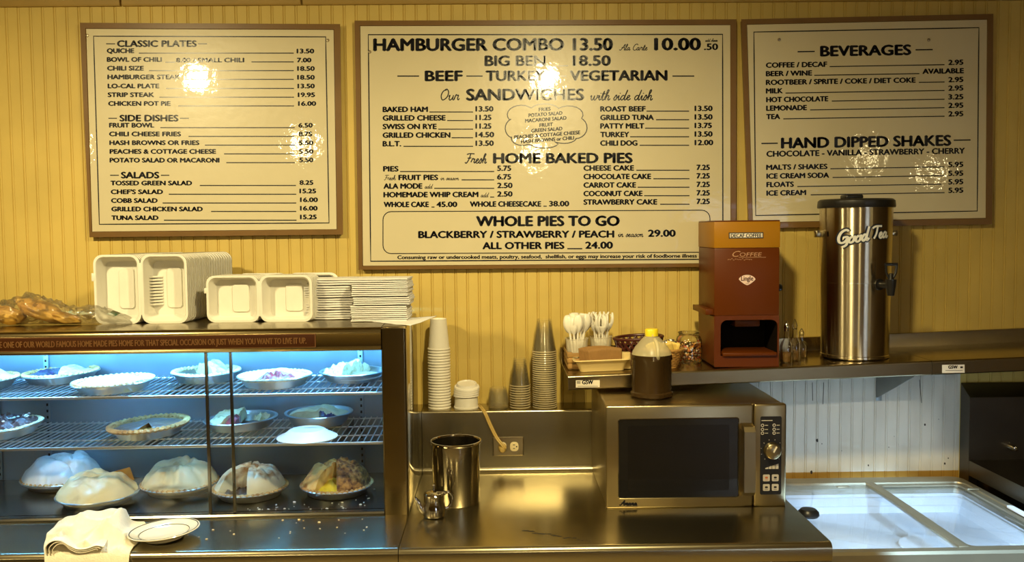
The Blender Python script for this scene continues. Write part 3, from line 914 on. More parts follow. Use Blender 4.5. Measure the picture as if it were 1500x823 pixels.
def crust_ring(mb, R, z, a0=0, a1=360, r=0.007, flute=44):
    n = 176
    vs, fs = [], []
    full = a1 - a0 >= 359.9
    seg = 8
    for i in range(n + 1):
        a = math.radians(a0 + (a1 - a0) * i / n)
        k = 0.0022 * math.sin(flute * a)
        for s in range(seg):
            b = 2 * PI * s / seg
            rad = R + k + r * math.cos(b) * 1.2
            vs.append((rad * math.cos(a), rad * math.sin(a), z + r * 0.8 * math.sin(b) + k * 0.8 + 0.001 * noise.noise(Vector((rad * math.cos(a) * 60, rad * math.sin(a) * 60, s)))))
    for i in range(n):
        for s in range(seg):
            fs.append([i * seg + s, i * seg + (s + 1) % seg, (i + 1) * seg + (s + 1) % seg, (i + 1) * seg + s])
    if not full:
        fs.append(list(range(seg)))
        fs.append(list(range(n * seg, (n + 1) * seg))[::-1])
    mb.add(vs, fs)
def pie(name, label, px, d, z, R, parts, h=0.030, panm=None, tilt=(0, 0), group='pies in the display case', py=600):
    Y = d - 3.28
    x = P(px, py, Y).x
    r = thing(name, label, 'pie', (x, Y, z), rot=Matrix.Rotation(tilt[0], 4, 'X') @ Matrix.Rotation(tilt[1], 4, 'Y'), group=group)
    m = MB()
    pan(m, R, h)
    m.build('pan', panm or M_ALU, r, local=True)
    for k, (pn, pm, fn) in enumerate(parts):
        m = MB()
        fn(m)
        po = m.build(pn, pm, r, local=True, sharp=50)
        if pn in ('cream_flakes', 'crumbs'):
            po['kind'] = 'stuff'
    return r
def SZ(k, px, d):
    """height of shelf k's wires"""
    return 0.9 + SHELF_Z[k] + 0.0020
S = lambda *a, **k: (lambda m: sector(m, *a, **k))
RG = lambda *a, **k: (lambda m: crust_ring(m, *a, **k))
ZA, ZB, ZD = SZ(0, 0, 0), SZ(1, 0, 0), 0.9125
def R_(w, d):
    return w / 2 / FPX * d
# top shelf
pie('cream_pie', 'whipped cream pie cut off by the left edge, top shelf', -26, 2.90, ZA, 0.112, [('cream', M_CREAM, S(0, 360, 0.103, 0.03, 0.026, amp=0.012)), ('crust', M_CRUST, RG(0.104, 0.030))])
pie('berry_pie', 'dark berry pie with pale crust on the top shelf, left', 92, 3.005, ZA, 0.121, [('filling', M_BERRY, S(95, 290, 0.104, 0.012, 0.026, amp=0.012)), ('crust_top', M_CRUMB, S(-70, 95, 0.106, 0.018, 0.026, amp=0.01)), ('crust', M_CRUST, RG(0.110, 0.031))], tilt=(0.0, -0.035))
pie('cream_pie', 'white cream pie in foil pan at the front of the top shelf', 168, 2.815, ZA, 0.122, [('cream', M_CREAM, S(0, 360, 0.112, 0.012, 0.027, amp=0.006)), ('crust', M_CRUMB, RG(0.114, 0.030))], tilt=(0.0, -0.03))
pie('crumb_pie', 'half eaten pale pie behind the glass door edges, top shelf', 304, 2.985, ZA, 0.112, [('filling', M_CRUMB, S(-60, 130, 0.102, 0.026, 0.026, amp=0.022)), ('crust', M_CRUMB, RG(0.103, 0.031))], h=0.032)
pie('strawberry_pie', 'strawberry pie with red filling showing, top shelf', 404, 2.875, ZA, 0.118, [('cream', M_CREAM, S(-25, 250, 0.107, 0.020, 0.027, amp=0.006)), ('filling', M_STRAW, S(-110, -25, 0.107, 0.014, 0.026, amp=0.018, fr=40)), ('crust', M_CRUMB, RG(0.109, 0.030))], h=0.034)
pie('crumb_pie', 'crumb topped half pie at the right end of the top shelf', 518, 2.955, ZA, 0.109, [('filling', M_CRUMB, S(60, 255, 0.098, 0.024, 0.026, amp=0.025, fr=35)), ('cream', M_CREAM, S(-105, 60, 0.099, 0.002, 0.016, amp=0.003))], h=0.032)
# middle shelf
pie('chocolate_pie', 'chocolate pie with nut topping at the left of the middle shelf', 3, 2.885, ZB, 0.122, [('filling', M_CHOC, S(0, 360, 0.110, 0.020, 0.030, amp=0.022, fr=40)), ('cream_flakes', M_CREAM, lambda m: [m.blob((0.09 * math.sqrt(random.random()) * math.cos(a), 0.09 * math.sin(a) * random.random(), 0.050 + 0.006 * random.random()), (0.006, 0.004, 0.003), 0.4, 2, 1) for a in [random.random() * 6.28 for _ in range(24)]]), ('crust', M_CRUMB, RG(0.113, 0.031))], tilt=(0.02, -0.06), h=0.034)
pie('custard_pie', 'brown custard pie with one slice cut, middle shelf', 218, 2.865, ZB, 0.118, [('filling', M_PUMP, S(-62, 270, 0.108, 0.004, 0.034, amp=0.002)), ('cut_bottom', M_CUST, S(-90, -20, 0.106, 0.001, 0.022, amp=0.003)), ('crust', M_CRUST, RG(0.116, 0.034, r=0.009))], tilt=(0.015, -0.045), h=0.034)
pie('berry_pie', 'half eaten berry pie in foil pan, middle shelf behind the door edges', 353, 2.955, ZB, 0.119, [('cream', M_CRUMB, S(95, 245, 0.106, 0.028, 0.026, amp=0.02)), ('filling', M_STRAW, S(245, 275, 0.106, 0.016, 0.026, amp=0.02, fr=40)), ('crumbs', M_CRUMB, S(40, 70, 0.108, 0.010, 0.022, amp=0.02, fr=50, inner=0.72))], tilt=(0.0, -0.03), h=0.034)
pie('cream_pie', 'cream topped pie in a deep foil pan at the right, middle shelf', 467, 2.99, ZB + 0.003, 0.113, [('cream', M_MERI, S(-25, 190, 0.103, 0.018, 0.030, amp=0.012)), ('filling', M_BERRY, S(-70, -25, 0.101, 0.010, 0.026, amp=0.016, fr=50))], h=0.040)
# deck
def dome(H, seed, amp=0.010, a0=0, a1=360, R=0.124, pw=3.0, fr=16):
    return S(a0, a1, R, H, 0.024, amp=amp, fr=fr, pw=pw, seed=seed, nr=22)
pie('meringue_pie', 'white meringue pie at the back left of the case floor', 92, 3.020, ZD, 0.128, [('meringue', M_MERIW, dome(0.078, 1, 0.016, R=0.127)), ('crust', M_CRUST, RG(0.119, 0.028))], py=720)
pie('meringue_pie', 'cream meringue pie in plastic wrap behind the towel', 143, 2.815, ZD, 0.123, [('meringue', M_MERI, dome(0.072, 2, 0.016, R=0.122)), ('wrap_tail', M_BREAD, lambda m: m.add([(0.062, 0.05, 0.065), (0.084, 0.05, 0.098), (0.100, 0.045, 0.055), (0.03, 0.05, 0.083)], [[0, 1, 2], [0, 3, 1]]))], py=720)
pie('meringue_pie', 'pale meringue pie with brown spots left of the glass door edges', 264, 2.93, ZD, 0.124, [('meringue', M_MERI, dome(0.078, 3, 0.012, R=0.123)), ('crust', M_CRUST, RG(0.116, 0.028))], py=720)
pie('meringue_pie', 'cut meringue pie with dark filling behind the door edges', 367, 2.865, ZD, 0.120, [('meringue', M_MERIB, lambda m: (sector(m, -80, 95, 0.114, 0.076, 0.026, 0.014, 18, 3.0, 4, nr=22), sector(m, 100, 225, 0.112, 0.066, 0.034, 0.012, 18, 3.0, 5, nr=22))), ('filling', M_FILLB, S(180, 282, 0.110, 0.010, 0.022, amp=0.012, fr=40)), ('crust', M_CRUST, RG(0.112, 0.028))], py=720)
pie('coconut_pie', 'toasted coconut pie with yellow custard showing, right end of case floor', 494, 2.885, ZD, 0.118, [('toasted_half', M_TOAST, S(-80, 85, 0.113, 0.076, 0.026, amp=0.014, fr=40, pw=3.0, seed=6, nr=22)), ('golden_half', M_TOASTP, S(88, 240, 0.112, 0.066, 0.030, amp=0.014, fr=25, pw=3.0, seed=7, nr=22)), ('custard', M_CUST, S(225, 282, 0.108, 0.030, 0.022, amp=0.012, fr=40)), ('crust', M_CRUST, RG(0.110, 0.028))], py=720)
# white lid plate on the middle shelf
q = P(450, 635, 2.79 - 3.28)
tag(MB().lathe([(0.094, 0.0), (0.095, 0.003), (0.088, 0.007), (0.070, 0.014), (0.058, 0.024), (0.052, 0.027), (0.046, 0.025), (0.0, 0.024), (0, 0.022), (0.046, 0.022), (0.056, 0.018), (0.068, 0.010), (0.090, 0.0015)], 56, (q.x, q.y, ZB)).build('upturned_plate', M_LID), 'small white upturned plate on the middle shelf of the case', 'plate')
# crumbs
def crumbs(name, label, n, fn, m):
    mb = MB()
    for i in range(n):
        x, y, z = fn(i)
        r = 0.0015 + 0.0028 * random.random() ** 2
        mb.blob((x, y, z + r * 0.5), (r * 1.4, r, r * 0.6), 0.4, 2.0, 1, seed=i)
    return tag(mb.build(name, m), label, 'crumbs', kind='stuff')
crumbs('pie_crumbs', 'scattered pale crumbs on the pie case floor', 46, lambda i: (random.uniform(-0.80, -0.42), -0.575 + 0.30 * random.random() ** 2.5, 0.9122), M_CREAM)
crumbs('counter_crumbs', 'scattered crumbs on the counter before the pie case', 22, lambda i: (random.uniform(-0.95, -0.35), random.uniform(-0.80, -0.63), 0.9002), M_CRUMB)

m = MB()
random.seed(31)
for k in range(16):
    t = k / 15
    q = PZ(772 + 92 * t + random.uniform(-2, 2), 778 + 15 * t + random.uniform(-1.2, 1.2), 0.9003)
    r_ = 0.0055 * (1 - t) + 0.0015
    m.blob((q.x, q.y, 0.9004), (r_ * (1.5 + random.random()), r_ * 0.6, 0.0008), 0.4, 2, 1, seed=k)
tag(m.build('counter_scuff', M_SPOTD), 'dark scuff trail on the middle counter before the microwave', 'scuff', kind='stuff')

# ------------------------------------------------------------------ takeout boxes on the case
ZT = 0.9 + CH + 0.0005
def tray_shell(mb, w, h, dpt, sgn, cx, rc, floor_fn=None):
    """one half of an open clamshell standing on edge: opening faces -Y, hollow of depth dpt"""
    L = []
    def lp(ww, hh, r, y):
        return [(cx + x, y, h / 2 + z) for x, z in rr(ww, hh, r, 6)]
    L = [lp(w, h, rc, 0.004), lp(w, h, rc, 0.0), lp(w - 0.012, h - 0.012, rc * 0.9, 0.0), lp(w - 0.018, h - 0.018, rc * 0.85, 0.004), lp(w * 0.80, h * 0.84, rc * 0.8, dpt * 0.86), lp(w * 0.75, h * 0.80, rc * 0.7, dpt), [(x + w * 0.10, y, z) for x, y, z in lp(w * 0.34, h * 0.60, rc * 0.35, dpt)], [(x + w * 0.10, y, z) for x, y, z in lp(w * 0.31, h * 0.575, rc * 0.35, dpt - 0.005)]]
    mb.loft(L, False, True)
def clamshell(name, w, h, dpt, label, group, loc, rz, rc=0.028, ribs=True):
    r = thing(name, label, 'takeout box', loc, rz, group)
    m = MB()
    tray_shell(m, w, h, dpt, 1, w / 2 + 0.002, rc)
    m.build('base', M_FOAM, r, local=True, solid=0.0016)
    m = MB()
    tray_shell(m, w * 1.0, h, dpt * 0.8, 1, -w / 2 - 0.002, rc)
    m.build('lid', M_FOAM, r, local=True, solid=0.0016)
    m = MB()
    m.box(-0.006, -0.0005, h * 0.12, 0.006, 0.0025, h * 0.88, 0.001)
    m.build('hinge', M_FOAM, r, local=True)
    m = MB()
    m.box(-w - 0.010, -0.001, h * 0.62, -w + 0.004, 0.006, h * 0.74, 0.002)
    m.build('tab', M_FOAM, r, local=True)
    if ribs:
        m = MB()
        for k in range(10):
            z = h * (0.26 + 0.045 * k)
            m.tube([(w * 0.10, dpt * 0.55, z), (w * 0.34, dpt * 0.97, z)], 0.0034, 6)
        m.build('ribs', M_FOAM, r, local=True)
    return r
def ztop(x, y):
    return ZT
a = P(208, 473, 2.865 - 3.28)
W1 = R_(128, 2.865)
big = clamshell('takeout_box', R_(66, 2.865) * 2.0, 0.222, 0.058, 'frontmost large white takeout box, open, left stack on the case', 'large takeout boxes', (a.x, -0.415, ZT), 0.02)
big.name = 'takeout_box'
for k in range(1, 14):
    dup(big, (a.x + 0.0012 * k + random.uniform(-.0008, .0008), -0.415 + 0.0125 * k, ZT), 0.02 + random.uniform(-.004, .004), 'large white takeout box nested in the front row behind another', 'large takeout boxes')
big2x = P(279, 470, -0.20).x
for k in range(0, 10):
    dup(big, (a.x + 0.018 + 0.0044 * k, -0.2380 + 0.0125 * k, ZT), 0.02, 'large white takeout box in the rear row, only its right edge showing', 'large takeout boxes')
b = P(381.5, 470, 2.88 - 3.28)
small = clamshell('small_takeout_box', R_(76, 2.88) * 2.0, R_(68, 2.88) * 2, 0.045, 'frontmost small white takeout box, open beside the napkins', 'small takeout boxes', (b.x, -0.405, ZT), -0.01, rc=0.026, ribs=False)
for k in range(1, 7):
    dup(small, (b.x + 0.0022 * k, -0.405 + 0.013 * k, ZT), -0.01 - 0.012 * k, 'small white takeout box nested behind the front one', 'small takeout boxes')
dup(small, (P(421, 470, -0.28).x, -0.258, ZT), 0.0, 'small white takeout box alone at the back near the napkins', 'small takeout boxes')

# ------------------------------------------------------------------ napkins
def napkin_mesh(w, dpt, t, seed):
    m = MB()
    def top(u, v, s):
        x = (u - 0.5) * w + 0.0015 * noise.noise(Vector((v * 3, seed, 1)))
        y = v * dpt + 0.002 * noise.noise(Vector((u * 4, seed, 5)))
        sag = 0.0012 * noise.noise(Vector((u * 3 + seed, v * 3, 0)))
        bulge = math.sqrt(max(0.0, 1 - (max(0.0, 0.12 - v) / 0.12) ** 2))
        return (x, y, sag + t / 2 + s * t / 2 * (0.25 + 0.75 * bulge))
    nu, nv = 14, 14
    vs, fs = [], []
    for s in (1, -1):
        for i in range(nu + 1):
            for j in range(nv + 1):
                vs.append(top(i / nu, (j / nv) ** 1.6, s))
    n = (nu + 1) * (nv + 1)
    k = nv + 1
    for i in range(nu):
        for j in range(nv):
            fs.append([i * k + j, (i + 1) * k + j, (i + 1) * k + j + 1, i * k + j + 1])
            fs.append([n + i * k + j, n + i * k + j + 1, n + (i + 1) * k + j + 1, n + (i + 1) * k + j])
    for i in range(nu):
        fs.append([i * k, n + i * k, n + (i + 1) * k, (i + 1) * k])
        fs.append([i * k + nv, (i + 1) * k + nv, n + (i + 1) * k + nv, n + i * k + nv])
    for j in range(nv):
        fs.append([j, j + 1, n + j + 1, n + j])
        o = nu * k
        fs.append([o + j, n + o + j, n + o + j + 1, o + j + 1])
    return m.add(vs, fs)
def napkins(px0, px1, pyb, d, n, pitch, label, toplabel, group, w_d=0.125, jit=0.003, rz0=0.0, chunks=()):
    Y = d - 3.28
    a_, b_ = P(px0, pyb, Y), P(px1, pyb, Y)
    w = b_.x - a_.x
    base = []
    for sd in range(3):
        o = napkin_mesh(w, w_d, pitch * 0.97, 3.1 * sd + d).build('paper_napkin', M_NAPK, local=True)
        base.append(o)
    z = ZT
    for k in range(n):
        o = base[k] if k < 3 else base[k % 3].copy()
        if k >= 3:
            COL.objects.link(o)
        ci = sum(1 for c in chunks if k >= c)
        off = (0.0015 * math.sin(k * 0.9) + (-0.004, 0.004, -0.001, 0.005)[ci % 4] + random.uniform(-jit, jit) * 0.6)
        if k in chunks:
            z += 0.0022
        o.location = ((a_.x + b_.x) / 2 + off, Y + random.uniform(-jit, jit), z)
        o.rotation_euler = (0, 0, rz0 + random.uniform(-0.025, 0.025))
        tag(o, toplabel if k == n - 1 else label, 'napkin', group)
        z += pitch
    return z
napkins(448, 515, 468, 2.915, 17, 0.0076, 'folded white paper napkin within the left napkin stack', 'topmost napkin of the left napkin stack', 'left napkin stack', chunks=(4, 9, 14))
napkins(516, 598, 470, 2.83, 21, 0.0064, 'folded white paper napkin within the right napkin stack at case corner', 'topmost napkin of the right napkin stack', 'right napkin stack', w_d=0.14, jit=0.0022, rz0=-0.02, chunks=(8, 12))
# loose napkin corner under the right stack
q0, q1, q2, q3 = (P(545, 470, -0.45), P(601, 475, -0.585), P(640, 455, -0.40), P(596, 462, -0.33))
m = MB()
def lnap(u, v):
    p = q0 * (1 - u) * (1 - v) + q1 * u * (1 - v) + q2 * u * v + q3 * (1 - u) * v
    z = ZT + 0.0012 + 0.012 * (u * v) ** 1.5 + 0.002 * noise.noise(Vector((u * 4, v * 4, 2)))
    return (p.x, p.y, z)
m.grid(14, 14, lnap)
tag(m.build('loose_napkin', M_NAPK, solid=0.0012), 'loose white napkin sticking out over the case corner', 'napkin')

# ------------------------------------------------------------------ bread bag
bz = ZT
bx0, bx1 = P(-40, 470, -0.42).x, P(188, 470, -0.42).x
BY = -0.42
BTOP = [(-45, .060), (-20, .070), (0, .074), (28, .090), (44, .102), (60, .088), (85, .070), (110, .050), (135, .058), (150, .050), (166, .034), (180, .020), (192, .004)]
def btop(px):
    for (a, b), (c, d) in zip(BTOP, BTOP[1:]):
        if px <= c:
            t = max(0.0, (px - a) / (c - a))
            return b + (d - b) * t
    return BTOP[-1][1]
m = MB()
rings = []
for i in range(73):
    t = i / 72
    px = -45 + 237 * t
    x = P(px, 470, BY).x
    hh = btop(px) + 0.004
    ww = 0.078 - 0.022 * t
    loop = []
    for k in range(32):
        a = 2 * PI * k / 32
        ca, sa = math.cos(a), math.sin(a)
        q_ = Vector((x * 26, ca * 2.2, sa * 2.2))
        n = 1 - abs(noise.noise(q_)) * 1.6 - abs(noise.noise(q_ * 2.3)) * 0.7
        s_ = 0.80 + 0.26 * n
        loop.append((x + 0.008 * noise.noise(Vector((k * .7, t * 14, 0))), BY + ww * ca * s_, bz + 0.0008 + hh * (0.5 + 0.5 * sa) ** 0.8 * (s_ if sa > -0.5 else 1)))
    rings.append(loop)
m.loft(rings, True, True)
bag = tag(m.build('plastic_bag', M_BAG, sharp=60), 'crumpled clear plastic bag of bread on the left of the case top', 'bag')
lx, ly = P(166, 458, -0.50).x, -0.50
q = P(166, 459, -0.515)
MB().grid(6, 6, lambda u, v: (q.x + (u - v) * 0.022, q.y + 0.004 * math.sin(u * 3), q.z + (u + v - 1) * 0.011 + 0.001 * math.sin(v * 5))).build('bag_print', mat('dark green bag print', (0.03, 0.07, 0.035), 0.3, col2=(0.25, 0.24, 0.16), vscale=90), bag)
for k, (px, py, rx, ry, rz_, an, lab) in enumerate(((14, 462, 0.055, 0.05, 0.026, 0.35, 'golden flat bread at the left end of the bag'), (62, 462, 0.078, 0.05, 0.026, 0.42, 'golden folded bread in the middle of the plastic bag'), (92, 467, 0.055, 0.04, 0.016, 0.25, 'flat golden bread piece at the right inside the bag'))):
    c_ = P(px, py, BY)
    m = MB().blob((0, 0, 0), (rx, ry, rz_), 0.25, 1.6, 4, Matrix.Rotation(an, 4, 'Y'), seed=k * 5)
    zmin = min(v[2] for v in m.v)
    m.v = [(x + c_.x, y + BY, z - zmin + bz + 0.002) for x, y, z in m.v]
    tag(m.build('bread_piece', M_BREAD), lab, 'bread', 'bread in the plastic bag')

# ------------------------------------------------------------------ towel and plate before the case
TG = [(2.64, (78, 100, 125, 152, 172, 187, 201), (0, .006, .016, .026, .018, .002, .0)),
      (2.585, (70, 90, 116, 148, 168, 183, 206), (.006, .030, .044, .060, .050, .006, .001)),
      (2.535, (62, 84, 110, 138, 160, 179, 203), (.014, .038, .036, .040, .046, .010, .001)),
      (2.485, (56, 79, 106, 132, 154, 177, 196), (.020, .034, .022, .034, .030, .008, .001)),
      (2.435, (53, 76, 100, 126, 150, 171, 187), (.018, .024, .014, .026, .014, .004, .001)),
      (2.392, (52, 72, 94, 119, 146, 167, 179), (.006, .012, .007, .014, .006, .002, .001)),
      (2.368, (52, 70, 92, 117, 144, 165, 176), (-.020, -.018, -.020, -.018, -.022, -.024, -.026)),
      (2.366, (53, 70, 92, 117, 144, 165, 175), (-.050, -.048, -.052, -.050, -.054, -.056, -.058))]
def cr1(vals, t):
    n = len(vals) - 1
    i = min(int(t * n), n - 1)
    f = t * n - i
    p0, p1, p2, p3 = vals[max(i - 1, 0)], vals[i], vals[i + 1], vals[min(i + 2, n)]
    return 0.5 * (2 * p1 + (p2 - p0) * f + (2 * p0 - 5 * p1 + 4 * p2 - p3) * f * f + (3 * p1 - p0 - 3 * p2 + p3) * f ** 3)
def towel(u, v):
    d = cr1([r[0] for r in TG], v)
    px = cr1([cr1(r[1], u) for r in TG], v)
    z = cr1([cr1(r[2], u) for r in TG], v)
    up = min(1.0, max(0.0, z) / 0.012)
    a = u * 9 + v * 3.2 + 1.2 * noise.noise(Vector((u * 3, v * 3, 8)))
    cre = 0.014 * (1 - abs(math.sin(a))) ** 2 + 0.011 * (1 - abs(math.sin(u * 4 - v * 8 + 0.7))) ** 2
    z += up * (cre - 0.004 + 0.005 * noise.noise(Vector((u * 8, v * 7, 3))))
    px += 3.0 * noise.noise(Vector((u * 5, v * 5, 1))) * (0.3 + up)
    return ((px - 732) / FPX * d + 0.0, d - 3.28, 0.9022 + (max(0.0, z) if d > 2.388 else z))
m = MB()
m.grid(64, 64, towel)
tow = tag(m.build('towel', M_TOWEL, solid=0.003, sub=1, sharp=180), 'crumpled cream towel on the counter before the pie case', 'towel')
# rolled edges of the towel, front left
for k, (off, dz) in enumerate(((0.0, 0.0), (5.0, -0.0045), (10.0, -0.009))):
    m = MB()
    pl = cr([(55 + off, .000), (54 + off, .020 + dz), (64 + off * .8, .036 + dz), (78 + off * .4, .036 + dz), (90, .022 + dz), (100, .013 + dz), (114, .014 + dz), (128, .022 + dz), (140 - off, .018 + dz)], 6)
    n_ = len(pl) - 1
    def fold(u, v, pl=pl, n_=n_):
        i = min(int(u * n_), n_ - 1)
        f = u * n_ - i
        px, z = pl[i][0] * (1 - f) + pl[i + 1][0] * f, pl[i][1] * (1 - f) + pl[i + 1][1] * f
        d = 2.372 + 0.075 * v
        return ((px + 7 * v - 732) / FPX * d, d - 3.28, 0.9030 + max(0.0, z * (1 - 0.25 * v) + 0.002 * noise.noise(Vector((u * 6, v * 4, 2)))))
    m.grid(50, 10, fold)
    m.build('towel_fold', M_TOWEL, tow, solid=0.0026, sub=1, sharp=180)

pc = PZ(241, 781, 0.915)
pl = thing('dinner_plate', 'cream china plate with dark green rim lines beside the towel', 'plate', (pc.x, pc.y, 0.9005), rot=Matrix.Rotation(-0.05, 4, 'Y'))
RP = 0.0975
m = MB()
prof = [(0, 0.0035), (0.046, 0.0035), (0.048, 0.0), (0.052, 0.0), (0.054, 0.004), (0.070, 0.012), (RP - 0.002, 0.022), (RP, 0.0235), (RP - 0.001, 0.0250), (RP - 0.004, 0.0250), (0.068, 0.0155), (0.056, 0.0085), (0, 0.0075)]
m.lathe(prof, 72)
m.build('plate_body', M_CHINA, pl, local=True)
m = MB()
for r0, r1, z0, z1 in ((RP - 0.0065, RP - 0.0045, 0.02485, 0.0253), (0.0672, 0.0684, 0.0158, 0.0164)):
    m.lathe([(r0, z0 - 0.0004), (r0, z0 + 0.0003), (r1, z1 + 0.0003), (r1, z1 - 0.0004)], 72)
m.build('rim_line', M_GREEN, pl, local=True)
pl.location.z = 0.9005 + 0.052 * math.sin(0.05)

# ------------------------------------------------------------------ cups and lids on the ledge
ZL = 1.1235
def cup_mesh(R, r, h, rim=0.0032):
    m = MB()
    m.lathe([(0, h - 0.006), (r - 0.003, h - 0.006), (r - 0.0015, h), (r, h), (R, rim * 2)], 36)
    m.mi = 1
    m.lathe([(R, rim * 2), (R + rim * 0.6, rim * 1.9), (R + rim, rim), (R + rim * 0.6, 0.0), (R, 0.0), (R - 0.001, rim)], 36)
    m.mi = 0
    m.lathe([(R - 0.001, rim), (r - 0.002, h - 0.008), (0, h - 0.008)], 36)
    return m
def cup_stack(name, cat, px, py, Y, R, r, h, pitch, n, m_, label, toplabel, group, rim=0.0032, lean=0.0):
    x = XD(px, Y, py)
    o0 = cup_mesh(R, r, h, rim).build(name, [m_, M_CRIM if m_ is M_CLEAR else m_], local=True, origin=(x, Y, ZL))
    for k in range(n):
        o = o0 if k == 0 else o0.copy()
        if k:
            COL.objects.link(o)
        o.location = (x + lean * k + random.uniform(-.0004, .0004), Y, ZL + pitch * k)
        tag(o, toplabel if k == n - 1 else label, cat, group)
YC = -0.072
cup_stack('paper_cup', 'cup', 644, 590, YC, 0.0385, 0.0295, 0.112, 0.0102, 22, M_CUP, 'white paper coffee cup within the tall upside down tower', 'topmost white paper coffee cup of the tall tower', 'tower of coffee cups', lean=0.0)
# lids on an upturned tub
x = XD(683, YC, 590)
tag(MB().lathe([(0, 0.047), (0.038, 0.047), (0.041, 0.044), (0.0435, 0.006), (0.0455, 0.005), (0.0455, 0.0), (0.0425, 0.0), (0.040, 0.042), (0, 0.044)], 40, (x, YC, ZL)).build('paper_tub', M_CUP), 'upturned white paper tub under the stacked lids', 'tub')
def lid_mesh():
    return MB().lathe([(0, 0.0165), (0.030, 0.0165), (0.032, 0.019), (0.0355, 0.019), (0.038, 0.010), (0.0445, 0.008), (0.0465, 0.004), (0.0465, 0.0), (0.0452, 0.0), (0.043, 0.0065), (0.0365, 0.0085), (0.034, 0.0165), (0.0325, 0.0165), (0.0305, 0.0145), (0, 0.0145)], 40)
l0 = lid_mesh().build('drink_lid', M_LID, local=True, origin=(x, YC, ZL + 0.047))
for k in range(4):
    o = l0 if k == 0 else l0.copy()
    if k:
        COL.objects.link(o)
    o.location = (x + 0.001 * k, YC - 0.001 * k, ZL + 0.0435 + 0.0095 * k)
    o.rotation_euler = (0.06 * k, 0.01 * (k % 2), 0)
    tag(o, 'topmost white plastic lid on the paper tub' if k == 3 else 'white plastic cup lid within the pile on the paper tub', 'cup lid', 'white lids on the tub')
# hazy portion cups
cup_stack('portion_cup', 'cup', 730, 592, -0.070, 0.036, 0.031, 0.030, 0.0052, 9, M_HAZY, 'hazy clear portion cup in the low stack left of tumblers', 'topmost hazy portion cup of the low stack', 'hazy portion cups', rim=0.0012)
cup_stack('clear_tumbler', 'cup', 762, 592, -0.072, 0.0365, 0.024, 0.100, 0.0088, 10, M_CLEAR, 'clear plastic tumbler within the shorter upside down stack', 'topmost clear tumbler of the shorter stack', 'shorter clear tumbler stack', rim=0.0018)
cup_stack('clear_cup', 'cup', 798, 592, -0.072, 0.0435, 0.027, 0.118, 0.0078, 27, M_CLEAR, 'clear plastic cup within the tallest upside down stack', 'topmost clear cup of the tallest stack', 'tallest clear cup stack', rim=0.0018)

# ------------------------------------------------------------------ outlet and cord
q = P(744.5, 653.5, -0.131)
pw, ph = R_(46, 3.15) , R_(28, 3.15)
ol = thing('wall_outlet', 'steel double outlet plate on the upstand with a tan plug', 'outlet', (q.x, -0.130, q.z - ph))
m = MB()
lo = lambda w, h, r, y: [(q.x + a_, y, q.z + b_) for a_, b_ in rr(w, h, r, 4)]
m.loft([lo(2 * pw, 2 * ph, 0.003, -0.130), lo(2 * pw, 2 * ph, 0.003, -0.133), lo(2 * pw - 0.006, 2 * ph - 0.006, 0.003, -0.1365)], True, True)
m.build('cover_plate', M_PLATE, ol)
for sx in (-0.0215, 0.0215):
    m = MB()
    m.loft([[(q.x + sx + a_, y, q.z + b_) for a_, b_ in rr(0.030, 0.034, 0.0125, 6)] for y in (-0.134, -0.1378)] + [[(q.x + sx + a_, -0.1385, q.z + b_) for a_, b_ in rr(0.027, 0.031, 0.0115, 6)]], True, True)
    so = m.build('socket', M_IVORY, ol)
    m = MB()
    for ox, oz, w, h in ((-0.001, 0.0065, 0.009, 0.0025), (-0.001, -0.0065, 0.0075, 0.0025), (0.0085, 0.0, 0.005, 0.005)):
        m.loft([[(q.x + sx + ox + a_, -0.1389, q.z + oz + b_) for a_, b_ in rr(w, h, min(w, h) * 0.45, 3)]], True)
    m.build('slot', M_BLACK, so, recalc=False)
MB().lathe([(0, 0.0018), (0.003, 0.0012), (0.0035, 0.0)], 12, (q.x, -0.1366, q.z), Matrix.Rotation(PI / 2, 3, 'X')).build('screw', M_CHROME, ol)
cd = thing('power_cord', 'tan power cord hanging from the ledge into the outlet', 'cord', (q.x - 0.022, -0.16, q.z - 0.01))
pts = [P(702, 597, -0.06), P(706, 599, -0.115), P(711, 606, -0.137), P(718, 622, -0.142), P(727, 640, -0.150), P(736, 652, -0.163), P(740, 657, -0.165)]
pts[0].z = pts[1].z = ZL + 0.004
pts = [Vector(p) for p in cr([tuple(p) for p in pts], 6)]
m = MB()
vs, fs = [], []
for off in (-0.0026, 0.0026):
    m.tube([p + Vector((off, 0, off * 0.45)) for p in pts], 0.0034, 8)
m.build('cable', M_CORD, cd)
c_ = Vector((q.x - 0.0215, -0.139, q.z - 0.002))
MB().lathe([(0, 0.030), (0.007, 0.029), (0.011, 0.024), (0.0145, 0.010), (0.0155, 0.0), (0, 0.0)], 20, c_, Matrix.Rotation(PI / 2 + 0.15, 3, 'X')).build('plug', M_CORD, cd)

# ------------------------------------------------------------------ steel canister and creamer
def lathe_thing(o, name, m_, prof, seg=56, fn=None):
    return MB().lathe(prof, seg, fn=fn).build(name, m_, o, local=True)
cx = XD(668.5, 2.80 - 3.28, 700)
can = thing('steel_canister', 'tall open stainless canister on the counter', 'canister', (cx, 2.80 - 3.28, 0.9005))
RC = R_(72, 2.80)
HC = 0.197
lathe_thing(can, 'body', M_CAN, [(0, 0.0), (RC * 0.90, 0.0), (RC * 0.945, 0.005), (RC, HC - 0.004), (RC - 0.0015, HC - 0.003), (RC * 0.93, 0.008), (0, 0.004)])
MB().lathe([(RC - 0.001, HC - 0.006), (RC + 0.0035, HC - 0.005), (RC + 0.005, HC - 0.001), (RC + 0.0035, HC + 0.003), (RC, HC + 0.003), (RC - 0.002, HC)], 56).build('lip', M_CHROME, can, local=True)
cx = XD(636, 2.655 - 3.28, 745)
